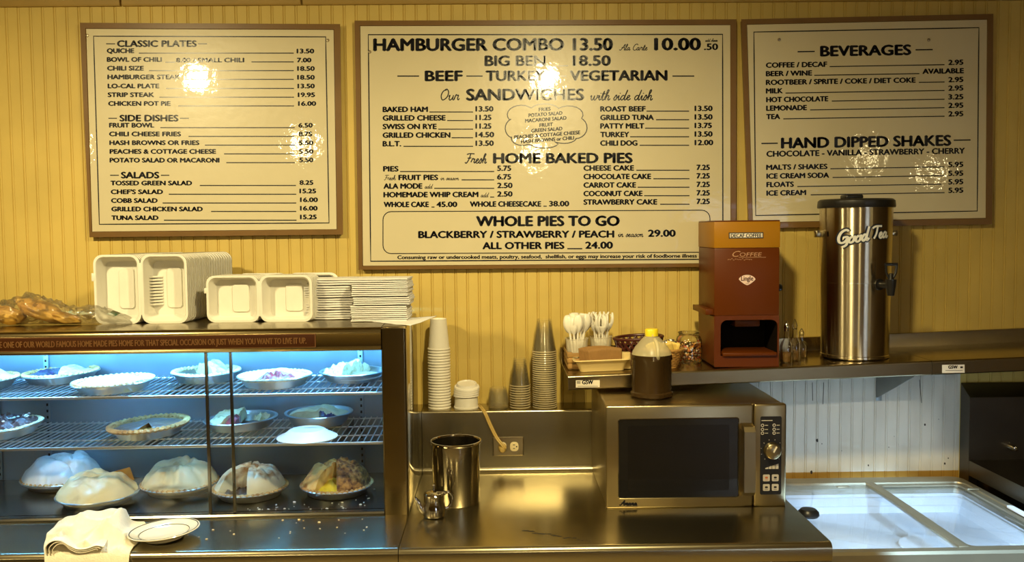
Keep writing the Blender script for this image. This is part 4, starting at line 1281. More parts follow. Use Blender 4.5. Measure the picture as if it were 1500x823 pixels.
cre = thing('creamer', 'small chrome creamer pot before the canister', 'creamer', (cx, 2.655 - 3.28, 0.9005), rz=0.0)
lathe_thing(cre, 'body', M_CHROME, [(0, 0.0), (0.026, 0.0), (0.033, 0.004), (0.0355, 0.014), (0.034, 0.030), (0.0305, 0.048), (0.031, 0.064), (0.0325, 0.069), (0.031, 0.071), (0.029, 0.068), (0.0285, 0.05), (0, 0.02)], 40)
lid = lathe_thing(cre, 'lid', M_CHROME, [(0.031, 0.0712), (0.030, 0.0735), (0.020, 0.0785), (0.006, 0.081), (0, 0.0812)], 36)
MB().lathe([(0, 0.081), (0.0035, 0.081), (0.003, 0.088), (0.0052, 0.093), (0.0052, 0.097), (0.003, 0.100), (0, 0.1005)], 16).build('lid_knob', M_CHROME, lid, local=True)
MB().tube(cr([(-0.028, -0.006, 0.018), (-0.038, -0.010, 0.030), (-0.048, -0.014, 0.052), (-0.056, -0.017, 0.064)], 5), [0.0115] * 4 + [0.0105] * 3 + [0.0085] * 3 + [0.0065] * 3 + [0.0055, 0.005, 0.005], 14).build('spout', M_CHROME, cre, local=True)
MB().tube(cr([(0.029, 0.004, 0.066), (0.042, 0.007, 0.074), (0.054, 0.010, 0.062), (0.054, 0.010, 0.044), (0.044, 0.008, 0.028), (0.034, 0.005, 0.024)], 6), 0.0042, 10).build('handle', M_CHROME, cre, local=True)
MB().box(0.018, -0.004, 0.072, 0.036, 0.008, 0.078, 0.002).build('lid_hinge', M_CHROME, cre, local=True)

# ------------------------------------------------------------------ microwave
YM = 2.707 - 3.28
mA, mB_ = P(888, 745, YM), P(1151.5, 742, YM)
mz0, mz1 = P(1020, 744.5, YM).z, P(1020, 593, YM).z
mx0, mx1 = mA.x, mB_.x
mw = thing('microwave', 'stainless microwave with dark window standing on the middle counter', 'microwave', ((mx0 + mx1) / 2, YM, 0.9005))
MB().box(mx0 + 0.003, YM + 0.030, mz0, mx1 - 0.003, YM + 0.46, mz1 - 0.002, 0.006, 3).build('body', M_MWAVE, mw)
MX = lambda px: P(px, 665, YM).x
MZ = lambda py: P(1020, py, YM).z
xs = MX(1104)
door = MB().box(mx0, YM, mz0 + 0.002, xs - 0.001, YM + 0.030, mz1, 0.006, 3).build('door', M_MWAVE, mw)
ctl = MB().box(xs + 0.001, YM, mz0 + 0.002, mx1, YM + 0.030, mz1, 0.006, 3).build('control_side', M_MWAVE, mw)
m = MB()
wx0, wx1, wz0, wz1 = MX(906.5), MX(1081), MZ(727.5), MZ(613)
cxw, czw, ww, wh = (wx0 + wx1) / 2, (wz0 + wz1) / 2, wx1 - wx0, wz1 - wz0
L = lambda w, h, r, y: [(cxw + a_, y, czw + b_) for a_, b_ in rr(w, h, r, 5)]
m.loft([L(ww + 0.006, wh + 0.006, 0.008, YM + 0.001), L(ww + 0.006, wh + 0.006, 0.008, YM - 0.002), L(ww + 0.001, wh + 0.001, 0.006, YM - 0.003), L(ww, wh, 0.006, YM - 0.001)])
m.build('window_trim', M_STEELP, door)
m = MB().loft([L(ww, wh, 0.006, YM + 0.0005), L(ww, wh, 0.006, YM - 0.0012)], False, True)
win = m.build('window', M_DOOR, door)
m = MB()
m.loft([L(ww - 0.055, wh - 0.04, 0.006, YM - 0.0014)], True)
m.build('mesh_screen', mat('window screen', (0.006, 0.005, 0.004), 0.25, var=0.3, vscale=4, coat=0.25), win, recalc=False)
hx0, hx1, hz0_, hz1_ = MX(1087), MX(1105), MZ(727), MZ(622)
m = MB().prism([(YM, hz0_), (YM - 0.030, hz0_ + 0.010), (YM - 0.042, hz0_ + 0.022), (YM - 0.042, hz1_ - 0.016), (YM - 0.032, hz1_ - 0.002), (YM, hz1_ + 0.004), (YM, hz1_ - 0.014), (YM - 0.028, hz1_ - 0.020), (YM - 0.032, hz1_ - 0.024), (YM - 0.032, hz0_ + 0.026), (YM - 0.026, hz0_ + 0.020), (YM, hz0_ + 0.012)], hx0 - 0.004, hx1 - 0.008)
m.build('handle', M_MWAVE, door, sharp=25)
px0, px1, pz0, pz1 = MX(1113.5), MX(1144.5), MZ(725.5), MZ(611)
pcx, pcz = (px0 + px1) / 2, (pz0 + pz1) / 2
m = MB().loft([[(pcx + a_, y, pcz + b_) for a_, b_ in rr(px1 - px0, pz1 - pz0, 0.005, 4)] for y in (YM + 0.001, YM - 0.0015)], False, True)
cp = m.build('control_panel', M_BLACK, ctl)
kx, kz = MX(1130.5), MZ(661)
Mx = Matrix.Rotation(PI / 2, 3, 'X')
kn = MB().lathe([(0.0265, 0.0), (0.0265, 0.004), (0.025, 0.006), (0.0235, 0.018), (0.021, 0.020), (0, 0.0205)], 40, (kx, YM - 0.0015, kz), Mx).build('dial', M_MWAVE, cp)
MB().box(kx - 0.0022, YM - 0.0235, kz - 0.002, kx + 0.0022, YM - 0.0215, kz + 0.019, 0.0005, M=Matrix.Translation((kx, 0, kz)) @ Matrix.Rotation(0.5, 4, 'Y') @ Matrix.Translation((-kx, 0, -kz))).build('pointer', M_STICK, kn)
for bx, by in ((1122.5, 701), (1135.5, 701), (1122.5, 715), (1135.5, 715)):
    x, z = MX(bx), MZ(by)
    bt = MB().loft([[(x + a_, y, z + b_) for a_, b_ in rr(0.021, 0.021, 0.003, 3)] for y in (YM - 0.0014, YM - 0.003)], False, True).build('button', M_KEY, cp)
    g = MB()
    g.loft([[(x + a_, YM - 0.0033, z + 0.001 + b_) for a_, b_ in rr(0.009, 0.006, 0.002, 3)]], True)
    g.loft([[(x + a_, YM - 0.0033, z - 0.006 + b_) for a_, b_ in rr(0.010, 0.0012, 0.0004, 2)]], True)
    g.build('button_mark', M_BLACK if by > 705 or bx > 1130 else mat('orange mark', (0.5, 0.12, 0.03), 0.5), bt, recalc=False)
m = MB()
tp = lambda px, py: Vector((MX(px), YM - 0.0018, MZ(py)))
for bx in (1116.5, 1133.5):
    for by in (624, 630, 635.5):
        strip(m, [(bx + 1.9 * math.cos(k * PI / 6), by + 1.9 * math.sin(k * PI / 6)) for k in range(12)], 1.0, tp, True)
        strip(m, [(bx + 3.5, by), (bx + 8, by)], 0.9, tp)
strip(m, [(1115, 617), (1131, 617)], 1.2, tp)
for k in range(10):
    a_ = math.radians(130 + 280 * k / 9)
    strip(m, [(1130.5 + 15.5 * math.cos(a_), 661 + 15.5 * math.sin(a_)), (1130.5 + 16.7 * math.cos(a_), 661 + 16.7 * math.sin(a_))], 0.8, tp)
for k in range(4):
    xa = 1121 + k * 5
    ha = 1.5 + k * 1.6
    m.add([tp(xa, 688), tp(xa + 4.2, 688), tp(xa + 4.2, 688 - ha - 1.4), tp(xa, 688 - ha)], [[0, 1, 2, 3]])
m.build('panel_marks', M_KEY, cp, recalc=False)
m = MB()
ta = lambda px, py: P(px, py, YM - 0.0006)
hand(m, 'Amana', 908, 933, 740, 7.2, ta, 1.3)
line(m, ta, 916, 934, 742, 0.7)
m.build('brand_lettering', M_INK, door, recalc=False)
for fx in (mx0 + 0.03, mx1 - 0.045):
    for fy in (YM + 0.045, YM + 0.42):
        MB().lathe([(0, 0.0), (0.013, 0.0), (0.014, 0.018), (0, 0.018)], 16, (fx, fy, 0.9005)).build('foot', M_BLACK, mw)
MB().box(mx0 + 0.012, YM + 0.02, 0.904, xs + 0.026, YM + 0.05, mz0 + 0.006, 0.003).build('base_rail', M_MWAVE, mw)

# ------------------------------------------------------------------ jug on the microwave
jy = 2.86 - 3.28
jx = XD(954.5, jy, 560)
jug = thing('plastic_jug', 'clear plastic jug of dark tea with yellow cap on the microwave', 'jug', (jx, jy, mz1 - 0.0015))
sc_ = R_(57, 2.86) / 0.0575
def sq(a, z):
    k = 1.0
    return 1 + 0.045 * math.cos(4 * a) * (1 if z < 0.14 else 0.2)
JP = [(0, 0.004), (0.046, 0.003), (0.054, 0.0), (0.060, 0.006), (0.0605, 0.016), (0.0565, 0.020), (0.0565, 0.120), (0.0595, 0.126), (0.0590, 0.140), (0.055, 0.152), (0.045, 0.168), (0.033, 0.184), (0.024, 0.194), (0.0195, 0.197), (0.0195, 0.206)]
JP = [(r * sc_, z * 1.0) for r, z in JP]
MB().lathe([p for p in JP if p[1] > 0.139], 56, fn=sq).build('bottle', M_JUG, jug, local=True)
LQ = [(r, z) for r, z in JP if z <= 0.1401] + [(JP[8][0] * 0.97, 0.1402), (0, 0.1402)]
MB().lathe(LQ, 56, fn=sq).build('tea', M_SYRUP, jug, local=True)
MB().lathe([(0.0175, 0.198), (0.0215, 0.199), (0.0215, 0.2195), (0.020, 0.222), (0, 0.2225)], 40, fn=lambda a, z: 1 + 0.012 * math.cos(30 * a)).build('cap', M_YELL, jug, local=True)
MB().tube(cr([(0.006, -0.028, 0.190), (0.009, -0.046, 0.180), (0.010, -0.060, 0.160), (0.010, -0.064, 0.142), (0.010, -0.058, 0.128)], 5), 0.0062, 10).build('handle', M_JUG, jug, local=True)
MB().blob((-0.010, -0.060, 0.040), (0.003, 0.0012, 0.004), 0.0, 1, 2).build('sticker', M_STICK, jug, local=True)

# ------------------------------------------------------------------ steel wall shelves (hung a little out of level)
TILT = 0.030
SY = 2.935 - 3.28
sA = P(832, 551, SY)
sB = P(1365, 528.5, SY)
TILT = math.atan2(sB.z - sA.z, sB.x - sA.x)
def zsh(x):
    return sA.z + (x - sA.x) * math.tan(TILT) + 0.0006
def shelf(label, x0, x1):
    r = thing('steel_shelf', label, 'shelf', (x0, 0, zsh(x0)), rot=Matrix.Rotation(-TILT, 4, 'Y'))
    l = (x1 - x0) / math.cos(TILT)
    pr = [(SY + 0.004, -0.049), (SY, -0.045), (SY, -0.006)]
    for i in range(5):
        a_ = PI - PI / 2 * i / 4
        pr.append((SY + 0.006 + 0.006 * math.cos(a_), -0.006 + 0.006 * math.sin(a_)))
    pr += [(-0.008, 0.0), (-0.007, 0.050), (-0.004, 0.052), (-0.001, 0.050), (-0.001, -0.006), (SY + 0.008, -0.006), (SY + 0.008, -0.049)]
    MB().prism(pr, 0.0, l).build('shelf_body', M_SHELF, r, local=True, sharp=30)
    return r
shA = shelf('long steel wall shelf carrying the coffee dispenser and tea urn', sA.x, sB.x - 0.001)
shB = shelf('steel wall shelf continuing at the right edge', sB.x + 0.001, 2.25)
def sticker(root, x0, y0, x1, y1, lines):
    Yk = SY - 0.0006
    s_ = MB()
    s_.add([P(x0, y0, Yk), P(x1, y0 - 0.4, Yk), P(x1, y1 - 0.4, Yk), P(x0, y1, Yk)], [[0, 1, 2, 3]])
    so = s_.build('sticker', M_STICK, root, recalc=False)
    t = MB()
    to = to_y(Yk - 0.0005)
    lines(t, to)
    t.build('sticker_print', M_INK, so, recalc=False)
def gsw1(t, to):
    text(t, 'GSW', 852.5, 869, 562.6, 5.6, to, -0.01, 0.45)
    for k in range(4):
        line(t, to, 845 , 850.4, 558.5 + 1.1 * k, 0.5)
    line(t, to, 846, 876, 565.6, 0.5)
def gsw2(t, to):
    text(t, 'GSW', 1389, 1403, 539.8, 4.4, to, -0.01, 0.4)
    line(t, to, 1406.6, 1410.4, 537.8, 1.8)
    line(t, to, 1385, 1410, 542.4, 0.5)
sticker(shA, 843.5, 557, 878.5, 567.5, gsw1)
sticker(shB, 1380, 534.3, 1413, 546.3, gsw2)
bxx = 1.405
bz_ = zsh(bxx) - 0.0495
br = thing('shelf_bracket', 'triangular steel bracket under the long shelf, on the white panel', 'bracket', (bxx, -0.02, bz_ - 0.16))
MB().prism([(-0.002, bz_), (-0.002, bz_ - 0.135), (-0.016, bz_ - 0.135), (-0.30, bz_ - 0.012), (-0.30, bz_)], bxx - 0.0015, bxx + 0.0015).build('gusset', mat('dull zinc', (0.30, 0.31, 0.29), 0.5, 0.6, var=0.2), br)
MB().box(bxx - 0.0015, -0.004, bz_ - 0.150, bxx + 0.020, -0.001, bz_, 0.0008).build('wall_flange', MATS['dull zinc'], br)
MB().box(bxx - 0.0015, -0.30, bz_ - 0.003, bxx + 0.020, -0.004, bz_, 0.0008).build('top_flange', MATS['dull zinc'], br)

# ------------------------------------------------------------------ things on the long shelf
# wooden crate with cutlery cups
cy0, cy1 = 3.055 - 3.28, -0.035
cx0, cx1 = XD(833, cy0, 530), XD(898, cy0, 530)
cz = zsh((cx0 + cx1) / 2) + 0.002
crate = thing('wooden_crate', 'small wooden slat crate holding plastic cutlery', 'crate', ((cx0 + cx1) / 2, cy0, cz), rot=Matrix.Rotation(-TILT, 4, 'Y'))
KW, KD, KH = (cx1 - cx0) / 2, cy1 - cy0, 0.060
for sx in (-KW + 0.007, KW - 0.007):
    for sy in (0.007, KD - 0.007):
        MB().box(sx - 0.007, sy - 0.007, 0, sx + 0.007, sy + 0.007, KH, 0.001).build('post', M_WOOD, crate, local=True)
for z0 in (0.004, 0.024, 0.044):
    MB().box(-KW, -0.003, z0, KW, 0.001, z0 + 0.014, 0.0008).build('front_slat', M_WOOD, crate, local=True)
    MB().box(-KW, KD - 0.001, z0, KW, KD + 0.003, z0 + 0.014, 0.0008).build('back_slat', M_WOOD, crate, local=True)
    for sx in (-KW - 0.003, KW - 0.001):
        MB().box(sx, 0, z0, sx + 0.004, KD, z0 + 0.014, 0.0008).build('side_slat', M_WOOD, crate, local=True)
MB().box(-KW, 0, 0.0, KW, KD, 0.004).build('crate_floor', M_WOOD, crate, local=True)
def cutlery(kind, L=0.165):
    m = MB()
    def prof(t):
        # width, lift
        if t < 0.62:
            return 0.0036 + 0.0012 * (0.62 - t), 0.0
        s = (t - 0.62) / 0.38
        return 0.004 + 0.0145 * math.sin(PI * min(1, s * 0.86 + 0.04)) ** 0.75, -0.006 * math.sin(PI * s)
    n = 26
    vs, fs = [], []
    for i in range(n + 1):
        t = i / n
        w, l = prof(t)
        vs += [(-w, l + 0.001, t * L), (-w * 0.4, l * 1.3 - 0.0006, t * L), (w * 0.4, l * 1.3 - 0.0006, t * L), (w, l + 0.001, t * L)]
    for i in range(n):
        if kind == 'fork' and i >= n - 6:
            for k in (0, 2):
                fs.append([4 * i + k, 4 * i + k + 1, 4 * i + k + 5, 4 * i + k + 4])
        else:
            for k in range(3):
                fs.append([4 * i + k, 4 * i + k + 1, 4 * i + k + 5, 4 * i + k + 4])
    m.add(vs, fs)
    return m
def cutlery_cup(px, d, kind, n, label, cupl, spread, seed):
    random.seed(seed)
    Y = d - 3.28
    x = XD(px, Y, 510)
    cup = tag(MB().lathe([(0, 0.0), (0.030, 0.0), (0.033, 0.004), (0.0395, 0.092), (0.042, 0.094), (0.042, 0.096), (0.0385, 0.095), (0.032, 0.006), (0, 0.003)], 36).build('cutlery_cup', M_HAZY2, local=True, origin=(x, Y, cz + 0.005)), cupl, 'cup', 'cutlery cups in the crate')
    o0 = cutlery(kind).build('plastic_' + kind, M_UTEN, local=True, solid=0.0012)
    for k in range(n):
        o = o0 if k == 0 else o0.copy()
        if k:
            COL.objects.link(o)
        a_ = 2 * PI * k / n * 1.0 + random.uniform(-.3, .3)
        rr_ = 0.012 + 0.012 * random.random()
        o.location = (x + rr_ * 0.5 * math.cos(a_), Y + rr_ * 0.5 * math.sin(a_), cz + 0.012 + random.uniform(0, 0.014))
        ln = spread * (0.5 + random.random() * 0.7)
        o.rotation_euler = (-ln * math.sin(a_), ln * math.cos(a_), random.uniform(-0.9, 0.9))
        tag(o, label, kind, 'plastic %ss in the crate' % kind)
    random.seed(11)
M_HAZY2 = mat('cutlery cup plastic', (0.80, 0.74, 0.58), 0.3, alpha=0.35)
cutlery_cup(845, 3.115, 'spoon', 11, 'white plastic spoon standing in the left cutlery cup', 'left hazy cutlery cup in the crate, full of spoons', 0.14, 3)
cutlery_cup(880, 3.16, 'fork', 13, 'white plastic fork standing in the right cutlery cup', 'right hazy cutlery cup in the crate, full of forks', 0.15, 4)
# cream tray with kraft sleeves
ty0 = 2.985 - 3.28
tx = XD(883, ty0, 545)
tz = zsh(tx) + 0.0015
tray = MB()
def tl(w, h, r, z):
    return [(x, y + 0.052, z) for x, y in rr(w, h, r, 5)]
tray.loft([tl(0.148, 0.072, 0.012, 0.0), tl(0.176, 0.098, 0.016, 0.034), tl(0.192, 0.112, 0.02, 0.040), tl(0.196, 0.116, 0.022, 0.0385), tl(0.190, 0.110, 0.02, 0.0420), tl(0.170, 0.092, 0.015, 0.036), tl(0.144, 0.068, 0.012, 0.003)], True, True)
to_ = tag(tray.build('sauce_tray', M_TRAYC, local=True, origin=(tx, ty0 - 0.005, tz)), 'cream plastic tray at the left front of the long shelf', 'tray')
to_.rotation_euler = (0, -TILT, 0)
sl0 = MB()
def slv(u, v):
    x = (u - 0.5) * (0.112 + 0.006 * v)
    return (x, 0.0, v * 0.070 + 0.006 * (1 - (2 * u - 1) ** 2))
sl0.grid(20, 6, lambda u, v: slv(u, v))
s0_ = sl0.build('cup_sleeve', M_KRAFT, local=True, solid=0.0032)
sxx = XD(885, ty0 + 0.04, 520)
for k in range(9):
    o = s0_ if k == 0 else s0_.copy()
    if k:
        COL.objects.link(o)
    o.location = (sxx - 0.0035 * k + 0.003, ty0 + 0.022 + 0.0055 * k, tz + 0.0035 + (0.001 if k % 2 else 0))
    o.rotation_euler = (-0.06, -TILT, 0.03)
    tag(o, 'frontmost brown cardboard cup sleeve in the cream tray' if k == 0 else 'brown cardboard cup sleeve behind another in the cream tray', 'cup sleeve', 'cup sleeves in the tray')
q = P(917, 524, ty0 + 0.03)
tag(MB().loft([[(x + q.x, ty0 + 0.045 + y, z) for x, y in rr(0.034, 0.03, 0.006, 4)] for z in (tz + 0.0045, tz + 0.058)] + [[(x + q.x, ty0 + 0.045 + y, tz + 0.060) for x, y in rr(0.030, 0.026, 0.006, 4)]], True, True).build('creamer_tub', M_TRAYC), 'small cream tub at the right end of the tray', 'tub')
# dark lattice basket
by_ = 3.14 - 3.28
bx_ = XD(937, by_, 505)
bk = thing('lattice_basket', 'dark brown open lattice basket behind the jug', 'basket', (bx_, by_, zsh(bx_) + 0.002), rot=Matrix.Rotation(-TILT - 0.02, 4, 'Y'))
def bpt(a_, t):
    r_ = 0.060 + 0.022 * t
    return (r_ * 1.05 * math.cos(a_), r_ * 0.85 * math.sin(a_), 0.004 + 0.088 * t)
m = MB()
for k in range(22):
    for sgn in (1, -1):
        m.tube([bpt(2 * PI * k / 22 + sgn * 0.75 * t, t) for t in [i / 8 for i in range(9)]], 0.0036, 6)
m.build('lattice', M_WICKD, bk, local=True)
MB().tube([bpt(2 * PI * k / 40, 1.0) for k in range(40)], 0.0055, 8, closed=True).build('rim', M_WICKD, bk, local=True)
MB().loft([[bpt(2 * PI * k / 40, 0.0) for k in range(40)], [(x, y, 0.001) for x, y, z in [bpt(2 * PI * k / 40, 0.0) for k in range(40)]]], True, True).build('basket_floor', M_WICKD, bk, local=True)
# tan wicker bowl with yellow packets
wy = 3.03 - 3.28
wx = XD(972, wy, 525)
wb = thing('wicker_basket', 'small tan wicker basket of yellow packets right of the jug', 'basket', (wx, wy, zsh(wx) + 0.001))
m = MB()
for k in range(9):
    t = k / 8
    r_ = 0.044 + 0.020 * t
    m.tube([((r_ + 0.0016 * math.cos(18 * a_ + k * PI)) * math.cos(a_), (r_ + 0.0016 * math.cos(18 * a_ + k * PI)) * 0.85 * math.sin(a_), 0.004 + 0.0066 * k) for a_ in [2 * PI * i / 90 for i in range(90)]], 0.0036, 6, closed=True)
m.build('weave', M_WICKL, wb, local=True)
MB().lathe([(0, 0.001), (0.044, 0.001), (0.044, 0.006), (0, 0.006)], 30).build('basket_floor', M_WICKL, wb, local=True)
MB().tube([(0.066 * math.cos(a_), 0.056 * math.sin(a_), 0.062) for a_ in [2 * PI * i / 48 for i in range(48)]], 0.005, 8, closed=True).build('rim', M_WICKL, wb, local=True)
random.seed(5)
p0 = MB().grid(6, 4, lambda u, v: ((u - .5) * 0.046, 0.003 * math.sin(u * 4), v * 0.034)).build('sugar_packet', M_YPACK, local=True, solid=0.004)
for k in range(8):
    o = p0 if k == 0 else p0.copy()
    if k:
        COL.objects.link(o)
    o.location = (wx + (-0.022, 0.010, 0.026, -0.008, 0.018, 0.030, -0.028, 0.0)[k], wy + (-0.026 + 0.0075 * k), zsh(wx) + 0.045 + random.uniform(0, 0.012))
    o.rotation_euler = (random.uniform(-.3, .3), random.uniform(-.3, .3), random.uniform(-.5, .5))
    tag(o, 'yellow paper packet in the tan wicker basket', 'packet', 'yellow packets in the basket')
fo = MB().blob((0, 0, 0), (0.022, 0.018, 0.014), 0.5, 3, 3)
q = P(982, 500, wy)
tag(fo.build('foil_wrapper', M_ALU, local=True, origin=(q.x, wy + 0.012, zsh(wx) + 0.082)), 'crumpled foil wrapper on the yellow packets', 'wrapper')
# candy jar
jy_ = 3.11 - 3.28
jx_ = XD(1009, jy_, 510)
jz = zsh(jx_)
jr = thing('candy_jar', 'round glass jar of mixed candy left of the coffee dispenser', 'jar', (jx_, jy_, jz))
RJ = 0.0455
MB().lathe([(0, 0.0), (RJ * 0.86, 0.0), (RJ, 0.008), (RJ, 0.080), (RJ * 0.9, 0.093), (RJ * 0.78, 0.098), (RJ * 0.80, 0.108)], 44).build('jar_glass', M_JAR, jr, local=True)
MB().tube([(RJ * 0.80 * math.cos(a_), RJ * 0.80 * math.sin(a_), 0.108) for a_ in [2 * PI * i / 40 for i in range(40)]], 0.0025, 8, closed=True).build('jar_rim', M_JAR, jr, local=True)
random.seed(9)
m = MB()
for k in range(230):
    a_ = random.uniform(0, 2 * PI)
    r_ = (RJ - 0.006) * math.sqrt(random.random())
    if random.random() < 0.6:
        r_ = RJ - 0.006
    z = 0.006 + 0.066 * random.random() + (0.01 if random.random() < 0.2 else 0)
    m.mi = k % 5
    m.blob((jx_ + r_ * math.cos(a_), jy_ + r_ * math.sin(a_), jz + z), (0.0042, 0.0042, 0.0034), 0, 1, 1, Matrix.Rotation(a_, 4, 'X'))
tag(m.build('mixed_candy', M_CANDY, origin=(jx_, jy_, jz + 0.003)), 'small mixed candies filling the round glass jar', 'candy', kind='stuff')

# ------------------------------------------------------------------ coffee dispenser
DY = 2.965 - 3.28
dA, dB = P(1046, 529, DY), P(1141, 528, DY)
dzb = zsh((dA.x + dB.x) / 2) + 0.001
dx0, dx1 = dA.x, dB.x
dzt = P(1095, 322.5, DY).z
ddp = 0.235
cof = thing('coffee_dispenser', 'red brown decaf coffee dispenser on the long shelf', 'coffee dispenser', ((dx0 + dx1) / 2, DY, dzb))
zb1 = P(1095, 363, DY).z
zo = P(1095, 462, DY).z
MB().box(dx0, DY, zo, dx1, DY + ddp, zb1, 0.003).build('hopper', M_BROWN, cof)
tb = MB().box(dx0 - 0.0015, DY - 0.0015, zb1, dx1 + 0.0015, DY + ddp, dzt - 0.004, 0.003).build('top_band', M_TAN, cof)
MB().box(dx0 - 0.001, DY - 0.001, dzt - 0.006, dx1 + 0.001, DY + ddp, dzt, 0.003).build('lid', M_BROWN, cof)
# base with arched bay
m = MB()
hx0_, hx1_ = P(1055.5, 500, DY).x, P(1139, 500, DY).x
hz0_b, hz1_b = P(1095, 521, DY).z, P(1095, 468.5, DY).z
hc = ((hx0_ + hx1_) / 2, (hz0_b + hz1_b) / 2)
def arch(w, h, r, n=7):
    pts_ = []
    for k, (sx, sy, rad) in enumerate(((1, 1, r), (-1, 1, r), (-1, -1, 0.003), (1, -1, 0.003))):
        for i in range(n + 1):
            a_ = PI / 2 * (k + i / n)
            pts_.append((sx * (w / 2 - rad) + rad * math.cos(a_), sy * (h / 2 - rad) + rad * math.sin(a_)))
    return pts_
inner = arch(hx1_ - hx0_, hz1_b - hz0_b, 0.022)
nI = len(inner) // 4
outer = []
oc = [(dx1 - hc[0], zo - hc[1]), (dx0 - hc[0], zo - hc[1]), (dx0 - hc[0], dzb - hc[1]), (dx1 - hc[0], dzb - hc[1])]
for k in range(4):
    for i in range(nI):
        # each corner group of the arch maps onto its corner; halves spread along the two sides
        cx_, cz_ = oc[k]
        ix, iz = inner[k * nI + i]
        t = i / (nI - 1)
        outer.append((cx_, cz_))
    # spread
for k in range(4):
    for i in range(nI):
        ix, iz = inner[k * nI + i]
        cx_, cz_ = oc[k]
        t = i / (nI - 1)
        hor = (k in (0, 2))
        if (hor and t < 0.5) or (not hor and t > 0.5):
            outer[k * nI + i] = (cx_, iz + (cz_ - iz) * (1 - abs(2 * t - 1)))
        else:
            outer[k * nI + i] = (ix + (cx_ - ix) * (1 - abs(2 * t - 1)), cz_)
V = lambda lp_, y: [(hc[0] + a_, y, hc[1] + b_) for a_, b_ in lp_]
m.loft([V(outer, DY + ddp), V(outer, DY), V(inner, DY), V(inner, DY + 0.004)], True, False)
m.build('base_housing', M_BROWN, cof, sharp=30)
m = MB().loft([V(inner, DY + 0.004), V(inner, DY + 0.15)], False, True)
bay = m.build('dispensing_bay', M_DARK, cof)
MB().box(hc[0] - 0.040, DY + 0.03, hz1_b - 0.026, hc[0] + 0.045, DY + 0.10, hz1_b - 0.002, 0.003).build('nozzle_block', M_BROWN, cof)
MB().box(hx0_ + 0.006, DY - 0.010, hz0_b, hx1_ - 0.004, DY + 0.13, hz0_b + 0.012, 0.003).build('drip_tray', M_BROWN, cof)
MB().box(dx0 - 0.026, DY + 0.012, zo + 0.002, dx0 + 0.001, DY + ddp - 0.02, zo + 0.021, 0.002).build('side_ledge', M_BROWN, cof)
MB().lathe([(0, 0.024), (0.010, 0.023), (0.013, 0.016), (0.013, 0.006), (0.006, 0.004), (0.006, -0.002)], 24, (dx1, DY + 0.05, P(1146, 421, DY + 0.05).z), Matrix.Rotation(PI / 2, 3, 'Y')).build('side_knob', M_BLACK, cof)
to = to_y(DY - 0.0020)
m = MB()
strip(m, [(1067.5, 345), (1118.3, 344.5)], 9.0, to)
lb = m.build('name_plate', M_BLACK, tb, recalc=False)
m = MB()
to2 = to_y(DY - 0.0024)
strip(m, [(1069, 345), (1117, 344.5)], 6.2, to2)
m.build('plate_face', M_STICK, lb, recalc=False)
m = MB()
text(m, 'DECAF COFFEE', 1070.5, 1115.5, 347.6, 5.0, to_y(DY - 0.0028), -0.01, 0.25)
m.build('plate_lettering', M_INK, lb, recalc=False)
m = MB()
to3 = to_y(DY - 0.0006)
text(m, 'C', 1071, 1081, 376, 8.4, to3, 0, 0, 0.5)
text(m, 'OFFEE', 1083, 1115, 375.6, 5.6, to3, -0.01, 0.0, 0.2)
line(m, to3, 1082, 1122, 376.8, 0.6)
for k in range(14):
    line(m, to3, 1066 + k * 2.6, 1067.8 + k * 2.6, 380.5 - 0.6 * (k % 3), 0.7, 0.3 if k % 2 else -0.5)
m.build('brand_lettering', mat('faded tan print', (0.42, 0.24, 0.12), 0.5), cof, recalc=False)
m = MB()
pk = [(1094.5 + 12.2 * math.cos(a_) * (1 - 0.12 * math.sin(a_)), 409 - (6.5 * math.sin(a_) if math.sin(a_) > 0 else 8.5 * math.sin(a_))) for a_ in [2 * PI * k / 40 for k in range(40)]]
pk = [(1094.5 + (x - 1094.5) * (1.0 if y < 409 else max(0.12, 1 - 0.07 * (y - 409))), y) for x, y in pk]
m.add([to3(x, y) for x, y in pk], [list(range(40))])
bd = m.build('badge', M_PINK, cof, recalc=False)
m = MB()
text(m, 'Lingle', 1085.5, 1103.5, 411.2, 7.0, to_y(DY - 0.0010), -0.01, 0.25)
line(m, to_y(DY - 0.0010), 1092, 1097, 415, 0.6)
m.build('badge_lettering', mat('dark red print', (0.10, 0.01, 0.01), 0.4), bd, recalc=False)

# ------------------------------------------------------------------ glass cruets
for k, (px, d, lab) in enumerate(((1152, 3.02, 'clear glass cruet with pointed top, beside the coffee dispenser'), (1164, 3.06, 'clear glass cruet, middle of the row'), (1174, 3.12, 'clear glass cruet farthest right, nearest the tea urn'))):
    Y = d - 3.28
    x = XD(px, Y, 510)
    z = zsh(x) + 0.001
    c_ = thing('glass_cruet', lab, 'cruet', (x, Y, z), group='glass cruets on the long shelf')
    s_ = (1.0, 1.0, 0.72)[k]
    MB().lathe([(0, 0.0), (0.019, 0.0), (0.0215, 0.004), (0.0215, 0.058 * s_), (0.017, 0.072 * s_), (0.0095, 0.082 * s_), (0.008, 0.110 * s_), (0.0105, 0.113 * s_)], 24, fn=lambda a, zz: 1 + 0.03 * math.cos(6 * a)).build('bottle', M_JAR, c_, local=True)
    MB().lathe([(0, 0.145 * s_), (0.0025, 0.143 * s_), (0.007, 0.130 * s_), (0.0095, 0.121 * s_), (0.0075, 0.114 * s_), (0.007, 0.108 * s_), (0, 0.107 * s_)], 18).build('stopper', M_JAR if k else M_CHROME, c_, local=True)
    MB().lathe([(0, 0.004), (0.018, 0.004), (0.0195, 0.010), (0.0195, 0.036 * s_), (0, 0.036 * s_)], 22).build('vinegar', mat('pale vinegar', (0.25, 0.13, 0.03), 0.1, alpha=0.4), c_, local=True)

